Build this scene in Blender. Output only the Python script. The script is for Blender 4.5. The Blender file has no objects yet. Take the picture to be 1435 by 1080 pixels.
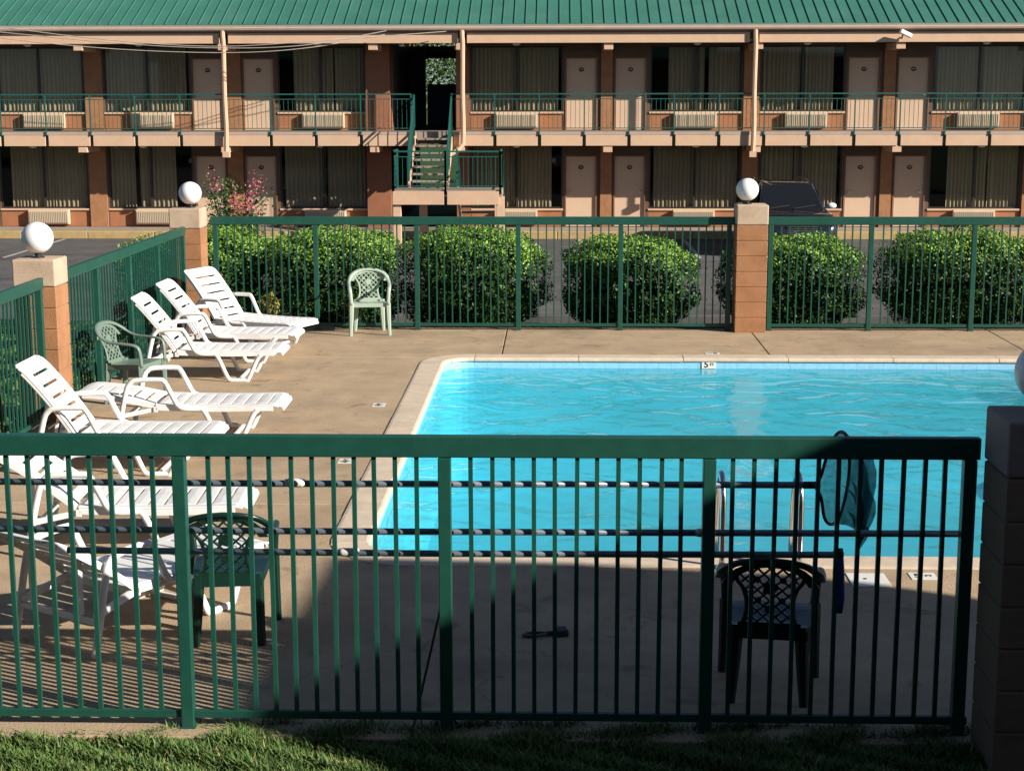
import bpy, math, random
import numpy as np
from mathutils import Vector, Matrix
rnd = random.Random(7)
R = math.radians
scene = bpy.context.scene

# ------------------------------------------------------------------ camera
cam_d = bpy.data.cameras.new("camera"); cam = bpy.data.objects.new("camera", cam_d)
scene.collection.objects.link(cam); scene.camera = cam
cam_d.sensor_width = 36; cam_d.lens = 36 * 2267.5 / 1435
cam_d.clip_start = .1; cam_d.clip_end = 2000
PITCH, YAW, ROLL = .181, .0281, -.0017
cp, sp, cy_, sy_ = math.cos(PITCH), math.sin(PITCH), math.cos(YAW), math.sin(YAW)
fw = Vector((-sy_*cp, cy_*cp, -sp)); rr = Vector((cy_, sy_, 0)); uu = rr.cross(fw)
r2 = math.cos(ROLL)*rr + math.sin(ROLL)*uu; u2 = -math.sin(ROLL)*rr + math.cos(ROLL)*uu
M = Matrix((r2, u2, -fw)).transposed().to_4x4(); M.translation = (0, 0, 3.126)
cam.matrix_world = M

# ------------------------------------------------------------------ light
EL, AZ = R(24.4), R(116)
sdir = Vector((math.sin(AZ)*math.cos(EL), math.cos(AZ)*math.cos(EL), math.sin(EL)))
w = bpy.data.worlds.new("World"); scene.world = w; w.use_nodes = True
nt = w.node_tree; bg = nt.nodes['Background']
sky = nt.nodes.new('ShaderNodeTexSky'); sky.sky_type = 'NISHITA'; sky.sun_disc = False
sky.sun_elevation = EL; sky.sun_rotation = AZ; sky.altitude = 100; sky.dust_density = .3; sky.air_density = .5
nt.links.new(sky.outputs[0], bg.inputs[0]); bg.inputs[1].default_value = .06
sl = bpy.data.lights.new("sun", 'SUN'); sl.energy = 5.0; sl.angle = R(.5); sl.color = (1, .93, .83)
so = bpy.data.objects.new("sun", sl); scene.collection.objects.link(so)
so.rotation_euler = sdir.to_track_quat('Z', 'Y').to_euler(); so.location = sdir * 60
scene.view_settings.view_transform = 'Standard'; scene.view_settings.look = 'None'
scene.view_settings.exposure = .8; scene.view_settings.gamma = 1
scene.cycles.max_bounces = 10; scene.cycles.transparent_max_bounces = 24
scene.cycles.caustics_reflective = False; scene.cycles.caustics_refractive = False

# ------------------------------------------------------------------ materials
MATS = {}
def mat(name, col, rough=.6, var=.12, scale=6., bump=0., bscale=60., metal=0., spec=.5, dirt=None, dscale=1.3, island=0., stretch=None, coat=0., stain=False):
    if name in MATS: return MATS[name]
    m = bpy.data.materials.new(name); m.use_nodes = True; MATS[name] = m
    N, L = m.node_tree.nodes, m.node_tree.links
    b = N['Principled BSDF']; b.inputs['Roughness'].default_value = rough
    b.inputs['Metallic'].default_value = metal; b.inputs['Specular IOR Level'].default_value = spec
    b.inputs['Coat Weight'].default_value = coat
    g = N.new('ShaderNodeNewGeometry'); pos = g.outputs['Position']
    if stretch:
        mp = N.new('ShaderNodeMapping'); mp.inputs['Scale'].default_value = stretch
        L.new(pos, mp.inputs[0]); pos = mp.outputs[0]
    t = N.new('ShaderNodeTexNoise'); t.inputs['Scale'].default_value = scale; t.inputs['Detail'].default_value = 5
    t.inputs['Roughness'].default_value = .65; L.new(pos, t.inputs['Vector'])
    r = N.new('ShaderNodeMapRange'); r.inputs[1].default_value = .3; r.inputs[2].default_value = .7
    r.inputs[3].default_value = 1-var; r.inputs[4].default_value = 1+var; L.new(t.outputs[0], r.inputs[0])
    mul = N.new('ShaderNodeVectorMath'); mul.operation = 'SCALE'; mul.inputs[0].default_value = col
    L.new(r.outputs[0], mul.inputs['Scale']); out = mul.outputs[0]
    if island:
        r3 = N.new('ShaderNodeMapRange'); r3.inputs[3].default_value = 1-island; r3.inputs[4].default_value = 1+island
        L.new(g.outputs['Random Per Island'], r3.inputs[0])
        m3 = N.new('ShaderNodeVectorMath'); m3.operation = 'SCALE'; L.new(out, m3.inputs[0]); L.new(r3.outputs[0], m3.inputs['Scale']); out = m3.outputs[0]
    if dirt:
        t2 = N.new('ShaderNodeTexNoise'); t2.inputs['Scale'].default_value = dscale; t2.inputs['Detail'].default_value = 7
        t2.inputs['Roughness'].default_value = .7; L.new(pos, t2.inputs['Vector'])
        r4 = N.new('ShaderNodeMapRange'); r4.inputs[1].default_value = .5; r4.inputs[2].default_value = .68
        r4.inputs[4].default_value = dirt[3]; L.new(t2.outputs[0], r4.inputs[0])
        mx = N.new('ShaderNodeMix'); mx.data_type = 'RGBA'; L.new(r4.outputs[0], mx.inputs[0]); L.new(out, mx.inputs[6])
        mx.inputs[7].default_value = (*dirt[:3], 1); out = mx.outputs[2]
    if stain:
        for kind_, sc_n, lo, hi, amt in (('speck',55,.60,.72,.35),('blot',.45,.54,.72,.38),('drip',3.3,.62,.70,.30)):
            t5 = N.new('ShaderNodeTexNoise'); t5.inputs['Scale'].default_value = sc_n; t5.inputs['Detail'].default_value = 6; t5.inputs['Distortion'].default_value = .6; L.new(pos, t5.inputs['Vector'])
            r5 = N.new('ShaderNodeMapRange'); r5.inputs[1].default_value = lo; r5.inputs[2].default_value = hi; r5.inputs[3].default_value = 1; r5.inputs[4].default_value = 1-amt; L.new(t5.outputs[0], r5.inputs[0])
            m5 = N.new('ShaderNodeVectorMath'); m5.operation = 'SCALE'; L.new(out, m5.inputs[0]); L.new(r5.outputs[0], m5.inputs['Scale']); out = m5.outputs[0]
        vo = N.new('ShaderNodeTexVoronoi'); vo.feature = 'DISTANCE_TO_EDGE'; vo.inputs['Scale'].default_value = .33
        wn = N.new('ShaderNodeTexNoise'); wn.inputs['Scale'].default_value = 1.6; wn.inputs['Detail'].default_value = 6; L.new(pos, wn.inputs['Vector'])
        va = N.new('ShaderNodeVectorMath'); va.operation = 'SCALE'; va.inputs['Scale'].default_value = 1.1; L.new(wn.outputs['Color'], va.inputs[0])
        vb_ = N.new('ShaderNodeVectorMath'); vb_.operation = 'ADD'; L.new(pos, vb_.inputs[0]); L.new(va.outputs[0], vb_.inputs[1]); L.new(vb_.outputs[0], vo.inputs['Vector'])
        r6 = N.new('ShaderNodeMapRange'); r6.inputs[1].default_value = 0; r6.inputs[2].default_value = .0022; r6.inputs[3].default_value = .62; r6.inputs[4].default_value = 1; L.new(vo.outputs['Distance'], r6.inputs[0])
        m6 = N.new('ShaderNodeVectorMath'); m6.operation = 'SCALE'; L.new(out, m6.inputs[0]); L.new(r6.outputs[0], m6.inputs['Scale']); out = m6.outputs[0]
    L.new(out, b.inputs['Base Color'])
    if bump:
        t3 = N.new('ShaderNodeTexNoise'); t3.inputs['Scale'].default_value = bscale; t3.inputs['Detail'].default_value = 4
        L.new(g.outputs['Position'], t3.inputs['Vector'])
        bp = N.new('ShaderNodeBump'); bp.inputs['Strength'].default_value = bump; bp.inputs['Distance'].default_value = .01
        L.new(t3.outputs[0], bp.inputs['Height']); L.new(bp.outputs[0], b.inputs['Normal'])
    return m
deckM = mat('concrete_tan', (.43, .315, .20), .85, .13, 2.6, .5, 70, spec=.3, dirt=(.29, .215, .145, .65), dscale=1.1, stain=True)
jointM = mat('joint_dark', (.05, .04, .03), .9)
copM = mat('coping_stone', (.60, .49, .37), .8, .1, 8, .3, 120, spec=.3, dirt=(.42, .33, .24, .5), dscale=2.2)
asphM = mat('asphalt', (.11, .105, .10), .9, .2, 1.2, .4, 150, spec=.25, dirt=(.05, .048, .047, .75), dscale=.4, stain=True)
paintYM = mat('kerb_yellow', (.42, .29, .12), .8, .15, 5, dirt=(.4, .3, .17, .7), dscale=2)
walkM = mat('walk_concrete', (.30, .25, .20), .85, .12, 4)
lineM = mat('line_paint', (.45, .43, .38), .8, .2, 6, dirt=(.12, .11, .1, .8), dscale=5)
grassM = mat('grass_blades', (.095, .160, .040), .6, .2, 3, island=.32, spec=.3)
strawM = mat('dry_blades', (.33, .27, .11), .7, .2, 3, island=.3, spec=.3)
soilM = mat('lawn_soil', (.045, .075, .02), .95, .35, 9, .5, 60, spec=.1)
mulchM = mat('mulch', (.022, .026, .014), .95, .35, 14, .8, 50, spec=.1)
fenceM = mat('fence_green', (.010, .068, .048), .42, .12, 9, .12, 200, spec=.4, dirt=(.018, .085, .062, .5), dscale=3)
railM = mat('rail_green', (.012, .095, .075), .45, .1, 9)
blockO = mat('block_orange', (.35, .172, .083), .85, .12, 5, .6, 80, spec=.2, dirt=(.27, .125, .065, .7), dscale=3.2, island=.05)
blockC = mat('block_cream', (.50, .375, .27), .85, .09, 5, .5, 90, spec=.2, dirt=(.36, .26, .18, .7), dscale=4)
trimM = mat('trim_tan', (.60, .40, .265), .65, .05, 3, spec=.3, dirt=(.50, .33, .22, .5), dscale=1.4)
gutM = mat('gutter_tan', (.42, .33, .27), .5, .07, 3)
orangeM = mat('wall_orange', (.35, .15, .072), .8, .1, 3, .3, 80, spec=.2)
brownM = mat('frame_brown', (.20, .10, .06), .6, .1, 4)
bronzeM = mat('bronze_frame', (.035, .028, .022), .4, .1, 4)
doorM = mat('door_cream', (.60, .42, .29), .55, .04, 2, spec=.35)
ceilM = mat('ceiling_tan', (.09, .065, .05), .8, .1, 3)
darkM = mat('dark_interior', (.02, .018, .016), .9)
acM = mat('ac_cream', (.56, .46, .33), .6, .05, 4)
acD = mat('ac_louver', (.46, .375, .27), .6, .05, 4)
curtM = mat('curtain_cloth', (.42, .355, .245), .9, .1, 3, spec=.1, stretch=(9, 9, .6))
roofM = mat('roof_green', (.045, .165, .122), .5, .12, .8, spec=.35, dirt=(.075, .19, .145, .7), dscale=.6)
concM = mat('stair_concrete', (.26, .22, .18), .85, .12, 4)
plasM = mat('white_plastic', (.76, .75, .735), .42, .05, 4, spec=.4, dirt=(.60, .57, .51, .75), dscale=3.5)
paleG = mat('pale_green_plastic', (.34, .42, .34), .4, .05, 5)
midG = mat('faded_green_plastic', (.145, .20, .16), .4, .06, 5)
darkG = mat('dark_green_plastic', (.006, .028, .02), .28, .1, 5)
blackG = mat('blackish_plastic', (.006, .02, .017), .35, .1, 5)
globeM = mat('globe_white', (.82, .80, .79), .3, .02, 4, spec=.5)
blkM = mat('black_metal', (.02, .02, .02), .45)
poleM = mat('pole_bluegrey', (.17, .21, .25), .4, .1, 20, metal=.3)
blueM = mat('blue_plastic', (.02, .08, .30), .4)
chromeM = mat('chrome', (.75, .73, .70), .16, .03, 5, metal=1.)
tileW = mat('tile_white', (.80, .77, .70), .3, .04, 6)
inkM = mat('tile_ink', (.02, .02, .02), .5)
leafM = mat('shrub_leaf', (.034, .080, .015), .5, .25, 2.5, island=.6, spec=.28)
sunTopM = mat('shrub_sunlit_top', (.15, .27, .035), .5, .2, 2.5, island=.5, spec=.3)  # lighter leaf green that puts sunlight into the shrub tops
leafY = mat('yellow_leaf', (.30, .25, .05), .6, .2, 5, island=.4)
twigM = mat('shrub_twig', (.06, .05, .03), .9)
barkM = mat('bark', (.14, .11, .085), .9, .25, 8, .6, 40)
leafT = mat('tree_leaf', (.045, .10, .02), .6, .2, 1.5, island=.45)
pinkM = mat('pink_blossom', (.50, .12, .16), .6, .2, 5, island=.35)
carM = mat('car_black', (.012, .012, .014), .18, .05, 3, spec=.5, coat=.8)
glassK = mat('car_glass', (.010, .012, .014), .06, .02, 3, spec=.5)
tyreM = mat('tyre', (.02, .02, .02), .85)
lampM = mat('headlamp', (.75, .78, .80), .12, .02, 3, spec=.8)
camW = mat('camera_white', (.72, .70, .66), .4)
wireM = mat('cable_grey', (.42, .36, .30), .6)
brickD = mat('brick_pier', (.28, .11, .055), .85, .1, 4, .3, 60)

def node_mat(name):
    m = bpy.data.materials.new(name); m.use_nodes = True; MATS[name] = m
    m.use_transparent_shadow = True
    N, L = m.node_tree.nodes, m.node_tree.links
    N.remove(N['Principled BSDF'])
    return m, N, L, N['Material Output']
def two_sided_fresnel(N, L, ior):
    # same reflectance from either side of the sheet
    f = N.new('ShaderNodeFresnel'); gg = N.new('ShaderNodeNewGeometry'); q = N.new('ShaderNodeMapRange')
    q.inputs[3].default_value = ior; q.inputs[4].default_value = 1/ior
    L.new(gg.outputs['Backfacing'], q.inputs[0]); L.new(q.outputs[0], f.inputs[0]); return f
# window glass: thin pane, clear with a sharp reflection
paneM, N, L, out = node_mat('window_pane')
fr = two_sided_fresnel(N, L, 1.45)
tr = N.new('ShaderNodeBsdfTransparent'); tr.inputs[0].default_value = (.78, .78, .75, 1)
gl = N.new('ShaderNodeBsdfGlossy'); gl.inputs['Roughness'].default_value = .03
mx = N.new('ShaderNodeMixShader'); L.new(fr.outputs[0], mx.inputs[0]); L.new(tr.outputs[0], mx.inputs[1]); L.new(gl.outputs[0], mx.inputs[2]); L.new(mx.outputs[0], out.inputs[0])
# skimmer net: fine woven mesh
netM, N, L, out = node_mat('skimmer_net_mesh')
tr = N.new('ShaderNodeBsdfTransparent'); df = N.new('ShaderNodeBsdfDiffuse'); df.inputs[0].default_value = (.02, .13, .17, 1)
nz = N.new('ShaderNodeTexNoise'); nz.inputs['Scale'].default_value = 25
g = N.new('ShaderNodeNewGeometry'); L.new(g.outputs['Position'], nz.inputs['Vector'])
mr = N.new('ShaderNodeMapRange'); mr.inputs[3].default_value = .45; mr.inputs[4].default_value = .8; L.new(nz.outputs[0], mr.inputs[0])
mx = N.new('ShaderNodeMixShader'); L.new(mr.outputs[0], mx.inputs[0]); L.new(tr.outputs[0], mx.inputs[1]); L.new(df.outputs[0], mx.inputs[2]); L.new(mx.outputs[0], out.inputs[0])
# pool water surface
waterM, N, L, out = node_mat('pool_water')
g = N.new('ShaderNodeNewGeometry')
mp = N.new('ShaderNodeMapping'); mp.inputs['Scale'].default_value = (1.0, 1.25, 1); mp.inputs['Rotation'].default_value = (0, 0, .35)
L.new(g.outputs['Position'], mp.inputs[0])
n1 = N.new('ShaderNodeTexNoise'); n1.inputs['Scale'].default_value = 1.25; n1.inputs['Detail'].default_value = 1.3; n1.inputs['Distortion'].default_value = 1.4
n2 = N.new('ShaderNodeTexNoise'); n2.inputs['Scale'].default_value = 6.5; n2.inputs['Detail'].default_value = 3; n2.inputs['Distortion'].default_value = .6
L.new(mp.outputs[0], n1.inputs['Vector']); L.new(mp.outputs[0], n2.inputs['Vector'])
ad = N.new('ShaderNodeMath'); ad.operation = 'MULTIPLY_ADD'; ad.inputs[1].default_value = .11
L.new(n2.outputs[0], ad.inputs[0]); L.new(n1.outputs[0], ad.inputs[2])
bp = N.new('ShaderNodeBump'); bp.inputs['Strength'].default_value = 1; bp.inputs['Distance'].default_value = .045; L.new(ad.outputs[0], bp.inputs['Height'])
fr = two_sided_fresnel(N, L, 1.33); L.new(bp.outputs[0], fr.inputs['Normal'])
gl = N.new('ShaderNodeBsdfGlossy'); gl.inputs['Roughness'].default_value = .04; L.new(bp.outputs[0], gl.inputs['Normal'])
tr = N.new('ShaderNodeBsdfTransparent'); tr.inputs[0].default_value = (.53, .90, .94, 1)
rf = N.new('ShaderNodeBsdfRefraction'); rf.inputs['IOR'].default_value = 1.33; rf.inputs['Roughness'].default_value = 0; rf.inputs[0].default_value = (.53, .90, .94, 1); L.new(bp.outputs[0], rf.inputs['Normal'])
m1 = N.new('ShaderNodeMixShader'); m1.inputs[0].default_value = .25; L.new(tr.outputs[0], m1.inputs[1]); L.new(rf.outputs[0], m1.inputs[2])
m2 = N.new('ShaderNodeMixShader'); L.new(fr.outputs[0], m2.inputs[0]); L.new(m1.outputs[0], m2.inputs[1]); L.new(gl.outputs[0], m2.inputs[2]); L.new(m2.outputs[0], out.inputs[0])
basinM = mat('pool_plaster', (.25, .68, .79), .8, .10, .9, spec=.2)  # broad tone mottling stands in for caustic light on the pool floor
# tiled band at the waterline
bandM = mat('pool_tile_band', (.30, .62, .80), .25, .1, 30, spec=.5)
N, L = bandM.node_tree.nodes, bandM.node_tree.links

# ------------------------------------------------------------------ mesh helpers
class MB:
    def __init__(s): s.v = []; s.f = []; s.smooth = False
    def add(s, vs, fs):
        o = len(s.v); s.v += [tuple(p) for p in vs]; s.f += [tuple(i+o for i in f) for f in fs]; return s
    def box(s, x0, x1, y0, y1, z0, z1):
        return s.add([(x0,y0,z0),(x1,y0,z0),(x1,y1,z0),(x0,y1,z0),(x0,y0,z1),(x1,y0,z1),(x1,y1,z1),(x0,y1,z1)],
                     [(0,3,2,1),(4,5,6,7),(0,1,5,4),(1,2,6,5),(2,3,7,6),(3,0,4,7)])
    def bar(s, a, b, wd, ht, up=(0,0,1)):
        a, b = Vector(a), Vector(b); d = (b-a).normalized(); u = Vector(up)
        if abs(d.dot(u)) > .98: u = Vector((0,1,0))
        x = d.cross(u).normalized(); u = x.cross(d).normalized()
        P = []
        for q in (a, b):
            for sx, su in ((-1,-1),(1,-1),(1,1),(-1,1)): P.append(q + x*sx*wd/2 + u*su*ht/2)
        return s.add(P, [(0,3,2,1),(4,5,6,7),(0,1,5,4),(1,2,6,5),(2,3,7,6),(3,0,4,7)])
    def tube(s, pts, r, n=8, r2=None, caps=True, flat=1., upv=None):
        pts = [Vector(p) for p in pts]; k = len(pts); o = len(s.v)
        rs = r if isinstance(r, (list, tuple)) else [r]*k
        prev = None
        for i, p in enumerate(pts):
            d = (pts[min(i+1,k-1)] - pts[max(i-1,0)]).normalized()
            if prev is None:
                u = Vector(upv) if upv else (Vector((0,0,1)) if abs(d.z) < .9 else Vector((0,1,0)))
            else: u = prev
            x = d.cross(u); x = x.normalized() if x.length > 1e-6 else Vector((1,0,0))
            u = x.cross(d).normalized(); prev = u
            for j in range(n):
                a = 2*math.pi*j/n; s.v.append(tuple(p + x*math.cos(a)*rs[i] + u*math.sin(a)*rs[i]*flat))
        for i in range(k-1):
            for j in range(n):
                a = o+i*n+j; b = o+i*n+(j+1) % n; s.f.append((a, b, b+n, a+n))
        if caps: s.f.append(tuple(o+j for j in range(n))[::-1]); s.f.append(tuple(o+(k-1)*n+j for j in range(n)))
        return s
    def sphere(s, c, r, n=20, m=12, sc=(1,1,1)):
        o = len(s.v)
        for i in range(m+1):
            t = math.pi*i/m
            for j in range(n):
                a = 2*math.pi*j/n
                s.v.append((c[0]+r*sc[0]*math.sin(t)*math.cos(a), c[1]+r*sc[1]*math.sin(t)*math.sin(a), c[2]+r*sc[2]*math.cos(t)))
        for i in range(m):
            for j in range(n):
                a = o+i*n+j; b = o+i*n+(j+1) % n; s.f.append((a, a+n, b+n, b))
        return s
    def plate(s, path, y0, y1, th):
        """sheet following a path in x-z, from y0 to y1, with thickness"""
        n = len(path); top = []; bot = []
        for i in range(n):
            a = path[max(i-1,0)]; b = path[min(i+1,n-1)]; dx, dz = b[0]-a[0], b[1]-a[1]; l = math.hypot(dx,dz)
            nx, nz = -dz/l, dx/l
            if nz < 0: nx, nz = -nx, -nz
            top.append(path[i]); bot.append((path[i][0]-nx*th, path[i][1]-nz*th))
        P = []
        for y in (y0, y1): P += [(x,y,z) for x, z in top] + [(x,y,z) for x, z in bot]
        F = []; q = 2*n
        for i in range(n-1):
            F += [(i,i+1,q+i+1,q+i), (n+i,q+n+i,q+n+i+1,n+i+1), (i,n+i,n+i+1,i+1), (q+i,q+i+1,q+n+i+1,q+n+i)]
        F += [(0,q,q+n,n), (n-1,n+n-1,q+n+n-1,q+n-1)]
        return s.add(P, F)
    def disc_prism(s, pts, z0, z1):
        n = len(pts)
        return s.add([(x,y,z0) for x,y in pts]+[(x,y,z1) for x,y in pts],
                     [tuple(range(n))[::-1], tuple(range(n,2*n))] + [(i,(i+1)%n,n+(i+1)%n,n+i) for i in range(n)])
    def build(s, name, m, parent=None, bevel=0, smooth=False, seg=2):
        me = bpy.data.meshes.new(name); me.from_pydata(s.v, [], s.f); me.update()
        for mm in (m if isinstance(m, (list, tuple)) else [m]): me.materials.append(mm)
        if smooth:
            me.polygons.foreach_set('use_smooth', [True]*len(me.polygons))
        o = bpy.data.objects.new(name, me); scene.collection.objects.link(o)
        if parent: o.parent = parent
        if bevel:
            b = o.modifiers.new('bevel', 'BEVEL'); b.width = bevel; b.segments = seg; b.limit_method = 'ANGLE'; b.angle_limit = R(40)
        return o
def recalc(o):
    import bmesh
    b = bmesh.new(); b.from_mesh(o.data); bmesh.ops.recalc_face_normals(b, faces=b.faces); b.to_mesh(o.data); b.free(); return o
def tag(o, label=None, cat=None, group=None, kind=None):
    if label: o['label'] = label
    if cat: o['category'] = cat
    if group: o['group'] = group
    if kind: o['kind'] = kind
    return o
def empty(name, loc=(0,0,0), rz=0, label=None, cat=None, group=None):
    o = bpy.data.objects.new(name, None); scene.collection.objects.link(o); o.empty_display_size = .2
    o.location = loc; o.rotation_euler = (0,0,rz); return tag(o, label, cat, group)
def structure(name, mb, m, **k): return tag(mb.build(name, m, **k), kind='structure')
def copy_tree(o, parent=None):
    c = o.copy(); scene.collection.objects.link(c); c.parent = parent
    if parent is None:
        for k in ('label',): 
            if k in c: del c[k]
    for ch in list(o.children): copy_tree(ch, c)
    return c
def place(o, loc, rz, label, group=None):
    o.location = loc; o.rotation_euler = (0,0,rz); o['label'] = label
    if group: o['group'] = group
    return o
def bez(pts, n=6):
    """Catmull-Rom through the points"""
    P = [Vector(p) for p in pts]; P = [P[0]*2-P[1]] + P + [P[-1]*2-P[-2]]; out = []
    for i in range(1, len(P)-2):
        for k in range(n):
            t = k/n; a, b, c, d = P[i-1], P[i], P[i+1], P[i+2]
            out.append(.5*((2*b)+(c-a)*t+(2*a-5*b+4*c-d)*t*t+(3*b-a-3*c+d)*t**3))
    return out + [P[-2]]
def text_mesh(txt, size, name, m, parent, loc, rot, th=.0008):
    cu = bpy.data.curves.new(name, 'FONT'); cu.body = txt; cu.size = size; cu.extrude = th; cu.align_x = 'CENTER'; cu.align_y = 'CENTER'; cu.offset = size*.02
    to = bpy.data.objects.new(name, cu); scene.collection.objects.link(to)
    dg = bpy.context.evaluated_depsgraph_get(); me = bpy.data.meshes.new_from_object(to.evaluated_get(dg))
    bpy.data.objects.remove(to); me.materials.clear(); me.materials.append(m)
    o = bpy.data.objects.new(name, me); scene.collection.objects.link(o); o.parent = parent
    o.location = loc; o.rotation_euler = rot; return o
def leaf_mesh(name, P, Nrm, size, m, parent=None, seed=0, jit=.9, aspect=.5, droop=0):
    """P (n,3) centres, Nrm (n,3) leaf normals: one pointed, folded leaf of 2 triangles each"""
    rg = np.random.default_rng(seed); n = len(P)
    Nn = Nrm + rg.normal(0, jit, (n,3)); Nn /= np.linalg.norm(Nn, axis=1)[:,None]
    A = rg.normal(0, 1, (n,3)); A[:,2] -= droop; A -= (A*Nn).sum(1)[:,None]*Nn; A /= np.linalg.norm(A, axis=1)[:,None]
    B = np.cross(Nn, A); S = (size*rg.uniform(.6, 1.35, n))[:,None]
    V = np.empty((n,4,3)); V[:,0] = P-A*S*.5; V[:,1] = P+B*S*aspect*.5+Nn*S*.08; V[:,2] = P+A*S*.5; V[:,3] = P-B*S*aspect*.5+Nn*S*.08
    me = bpy.data.meshes.new(name); me.vertices.add(4*n); me.vertices.foreach_set('co', V.reshape(-1))
    me.loops.add(4*n); me.loops.foreach_set('vertex_index', np.arange(4*n, dtype=np.int32))
    me.polygons.add(n); me.polygons.foreach_set('loop_start', np.arange(0,4*n,4, dtype=np.int32))
    me.update(calc_edges=True); me.materials.append(m)
    o = bpy.data.objects.new(name, me); scene.collection.objects.link(o)
    if parent: o.parent = parent
    return o

# ------------------------------------------------------------------ ground, deck, pool
FX = -4.86           # left fence line
def gz(x, y):
    """terrain height: level with the deck near it, falling to the car park"""
    d = max(0, FX-.1-x, y-21.35, x-10)
    t = min(1, d/5.2); t = t*t*(3-2*t)
    return -.035 - .775*t
xs = sorted(set([-400,-200,-100,-60,-30,-20,-15]+[round(-14+.5*i,2) for i in range(58)]+[-1.42,8.04,20,30,60,100,200,400]))
ys = sorted(set([-200,-60,-20,0]+[round(2+.5*i,2) for i in range(60)]+[10.58,18.91,34,38,42,50,70,120,300,900]))
g = MB(); g.v = [(x,y,gz(x,y)) for y in ys for x in xs]; nx = len(xs)
for j in range(len(ys)-1):
    for i in range(nx-1):
        cx, cyy = (xs[i]+xs[i+1])/2, (ys[j]+ys[j+1])/2
        if -1.42 < cx < 8.04 and 10.58 < cyy < 18.91: continue
        a = j*nx+i; g.f.append((a,a+1,a+nx+1,a+nx))
# (the pool basin sits in the gap cut above)
structure('ground', g, soilM)
bed = MB()
bx = [-9+.5*i for i in range(50)]; by = [21.35+.4*i for i in range(16)]
bed.v = [(x,y,gz(x,y)+.012+.02*math.sin(x*7+y*5)) for y in by for x in bx]
for j in range(15):
    for i in range(49):
        a = j*50+i; bed.f.append((a,a+1,a+51,a+50))
structure('planting_bed', bed, mulchM)
ak = MB().box(-5.2,16,27.35,27.5,-.9,-.66)
structure('bed_kerb', ak, asphM, bevel=.02)
asp = MB().add([(-80,27.5,-.796),(80,27.5,-.796),(80,43.1,-.796),(-80,43.1,-.796)], [(0,1,2,3)])
asp.add([(-80,6,-.796),(-11,6,-.796),(-11,27.5,-.796),(-80,27.5,-.796)], [(0,1,2,3)])
structure('parking_lot', asp, asphM)
ln = MB()
for i in range(-8, 9):
    x = .55+2.75*i; ln.add([(x,38.0,-.79),(x+.1,38.0,-.79),(x+.1,42.9,-.79),(x,42.9,-.79)], [(0,1,2,3)])
structure('parking_lines', ln, lineM)
kb = MB()
for i in range(-14, 14):
    kb.box(i*1.8+.004, i*1.8+1.796, 43.1, 43.28, -.85, -.60)
structure('yellow_kerb', kb, paintYM, bevel=.02)
structure('motel_sidewalk', MB().box(-26,26,43.28,44.6,-.85,-.605), walkM)

PX0, PX1, PY0, PY1, PR = -1.33, 8.0, 10.64, 18.85, .36
dk = MB(); gp = .007
def slab(x0,x1,y0,y1): dk.box(x0+gp,x1-gp,y0+gp,y1-gp,-.12,0)
HX, HY0, HY1 = -1.40, 10.57, 18.92
dk.disc_prism([(-5.04,7.467),(-.717,7.467),(-.717,HY0-gp),(HX-gp,HY0-gp),(HX-gp,11.99),(-5.04,11.99)],-.12,0)
slab(-.71,3.4,7.46,HY0); slab(3.4,5.2,7.46,HY0); slab(5.2,9.6,7.46,HY0)
slab(-5.05,HX,12.0,HY1)
slab(-5.05,-.66,HY1,21.35); slab(-.66,2.54,HY1,21.35); slab(2.54,5.66,HY1,21.35); slab(5.66,9.6,HY1,21.35)
slab(8.07,9.6,HY0,HY1)
structure('pool_deck', dk, deckM, bevel=.006)
def ring(off, n=7):
    """rounded rectangle, anticlockwise; off is pushed outward"""
    r = PR+off; P = []
    for cx, cyy, a0 in ((PX1-PR,PY0+PR,-90),(PX1-PR,PY1-PR,0),(PX0+PR,PY1-PR,90),(PX0+PR,PY0+PR,180)):
        for k in range(n+1):
            a = R(a0+90*k/n); P.append((cx+r*math.cos(a), cyy+r*math.sin(a)))
    return P
def densify(P0, P1, step=.6):
    A = []; B = []
    n = len(P0)
    for i in range(n):
        a, b = P0[i], P0[(i+1)%n]; c, d = P1[i], P1[(i+1)%n]
        k = max(1, round(math.hypot(b[0]-a[0],b[1]-a[1])/step))
        for q in range(k):
            t = q/k; A.append((a[0]+(b[0]-a[0])*t, a[1]+(b[1]-a[1])*t)); B.append((c[0]+(d[0]-c[0])*t, c[1]+(d[1]-c[1])*t))
    return A, B
rin, rout = densify(ring(-.02), ring(.26), .6)
cpg = MB(); n = len(rin)
def lerp2(a, b, t): return (a[0]+(b[0]-a[0])*t, a[1]+(b[1]-a[1])*t)
prof = [(0,-.03),(0,-.012),(.03,.004),(.10,.012),(.9,.012),(.985,.008),(1,-.01)]
i = 0; cnt = 0
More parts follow.
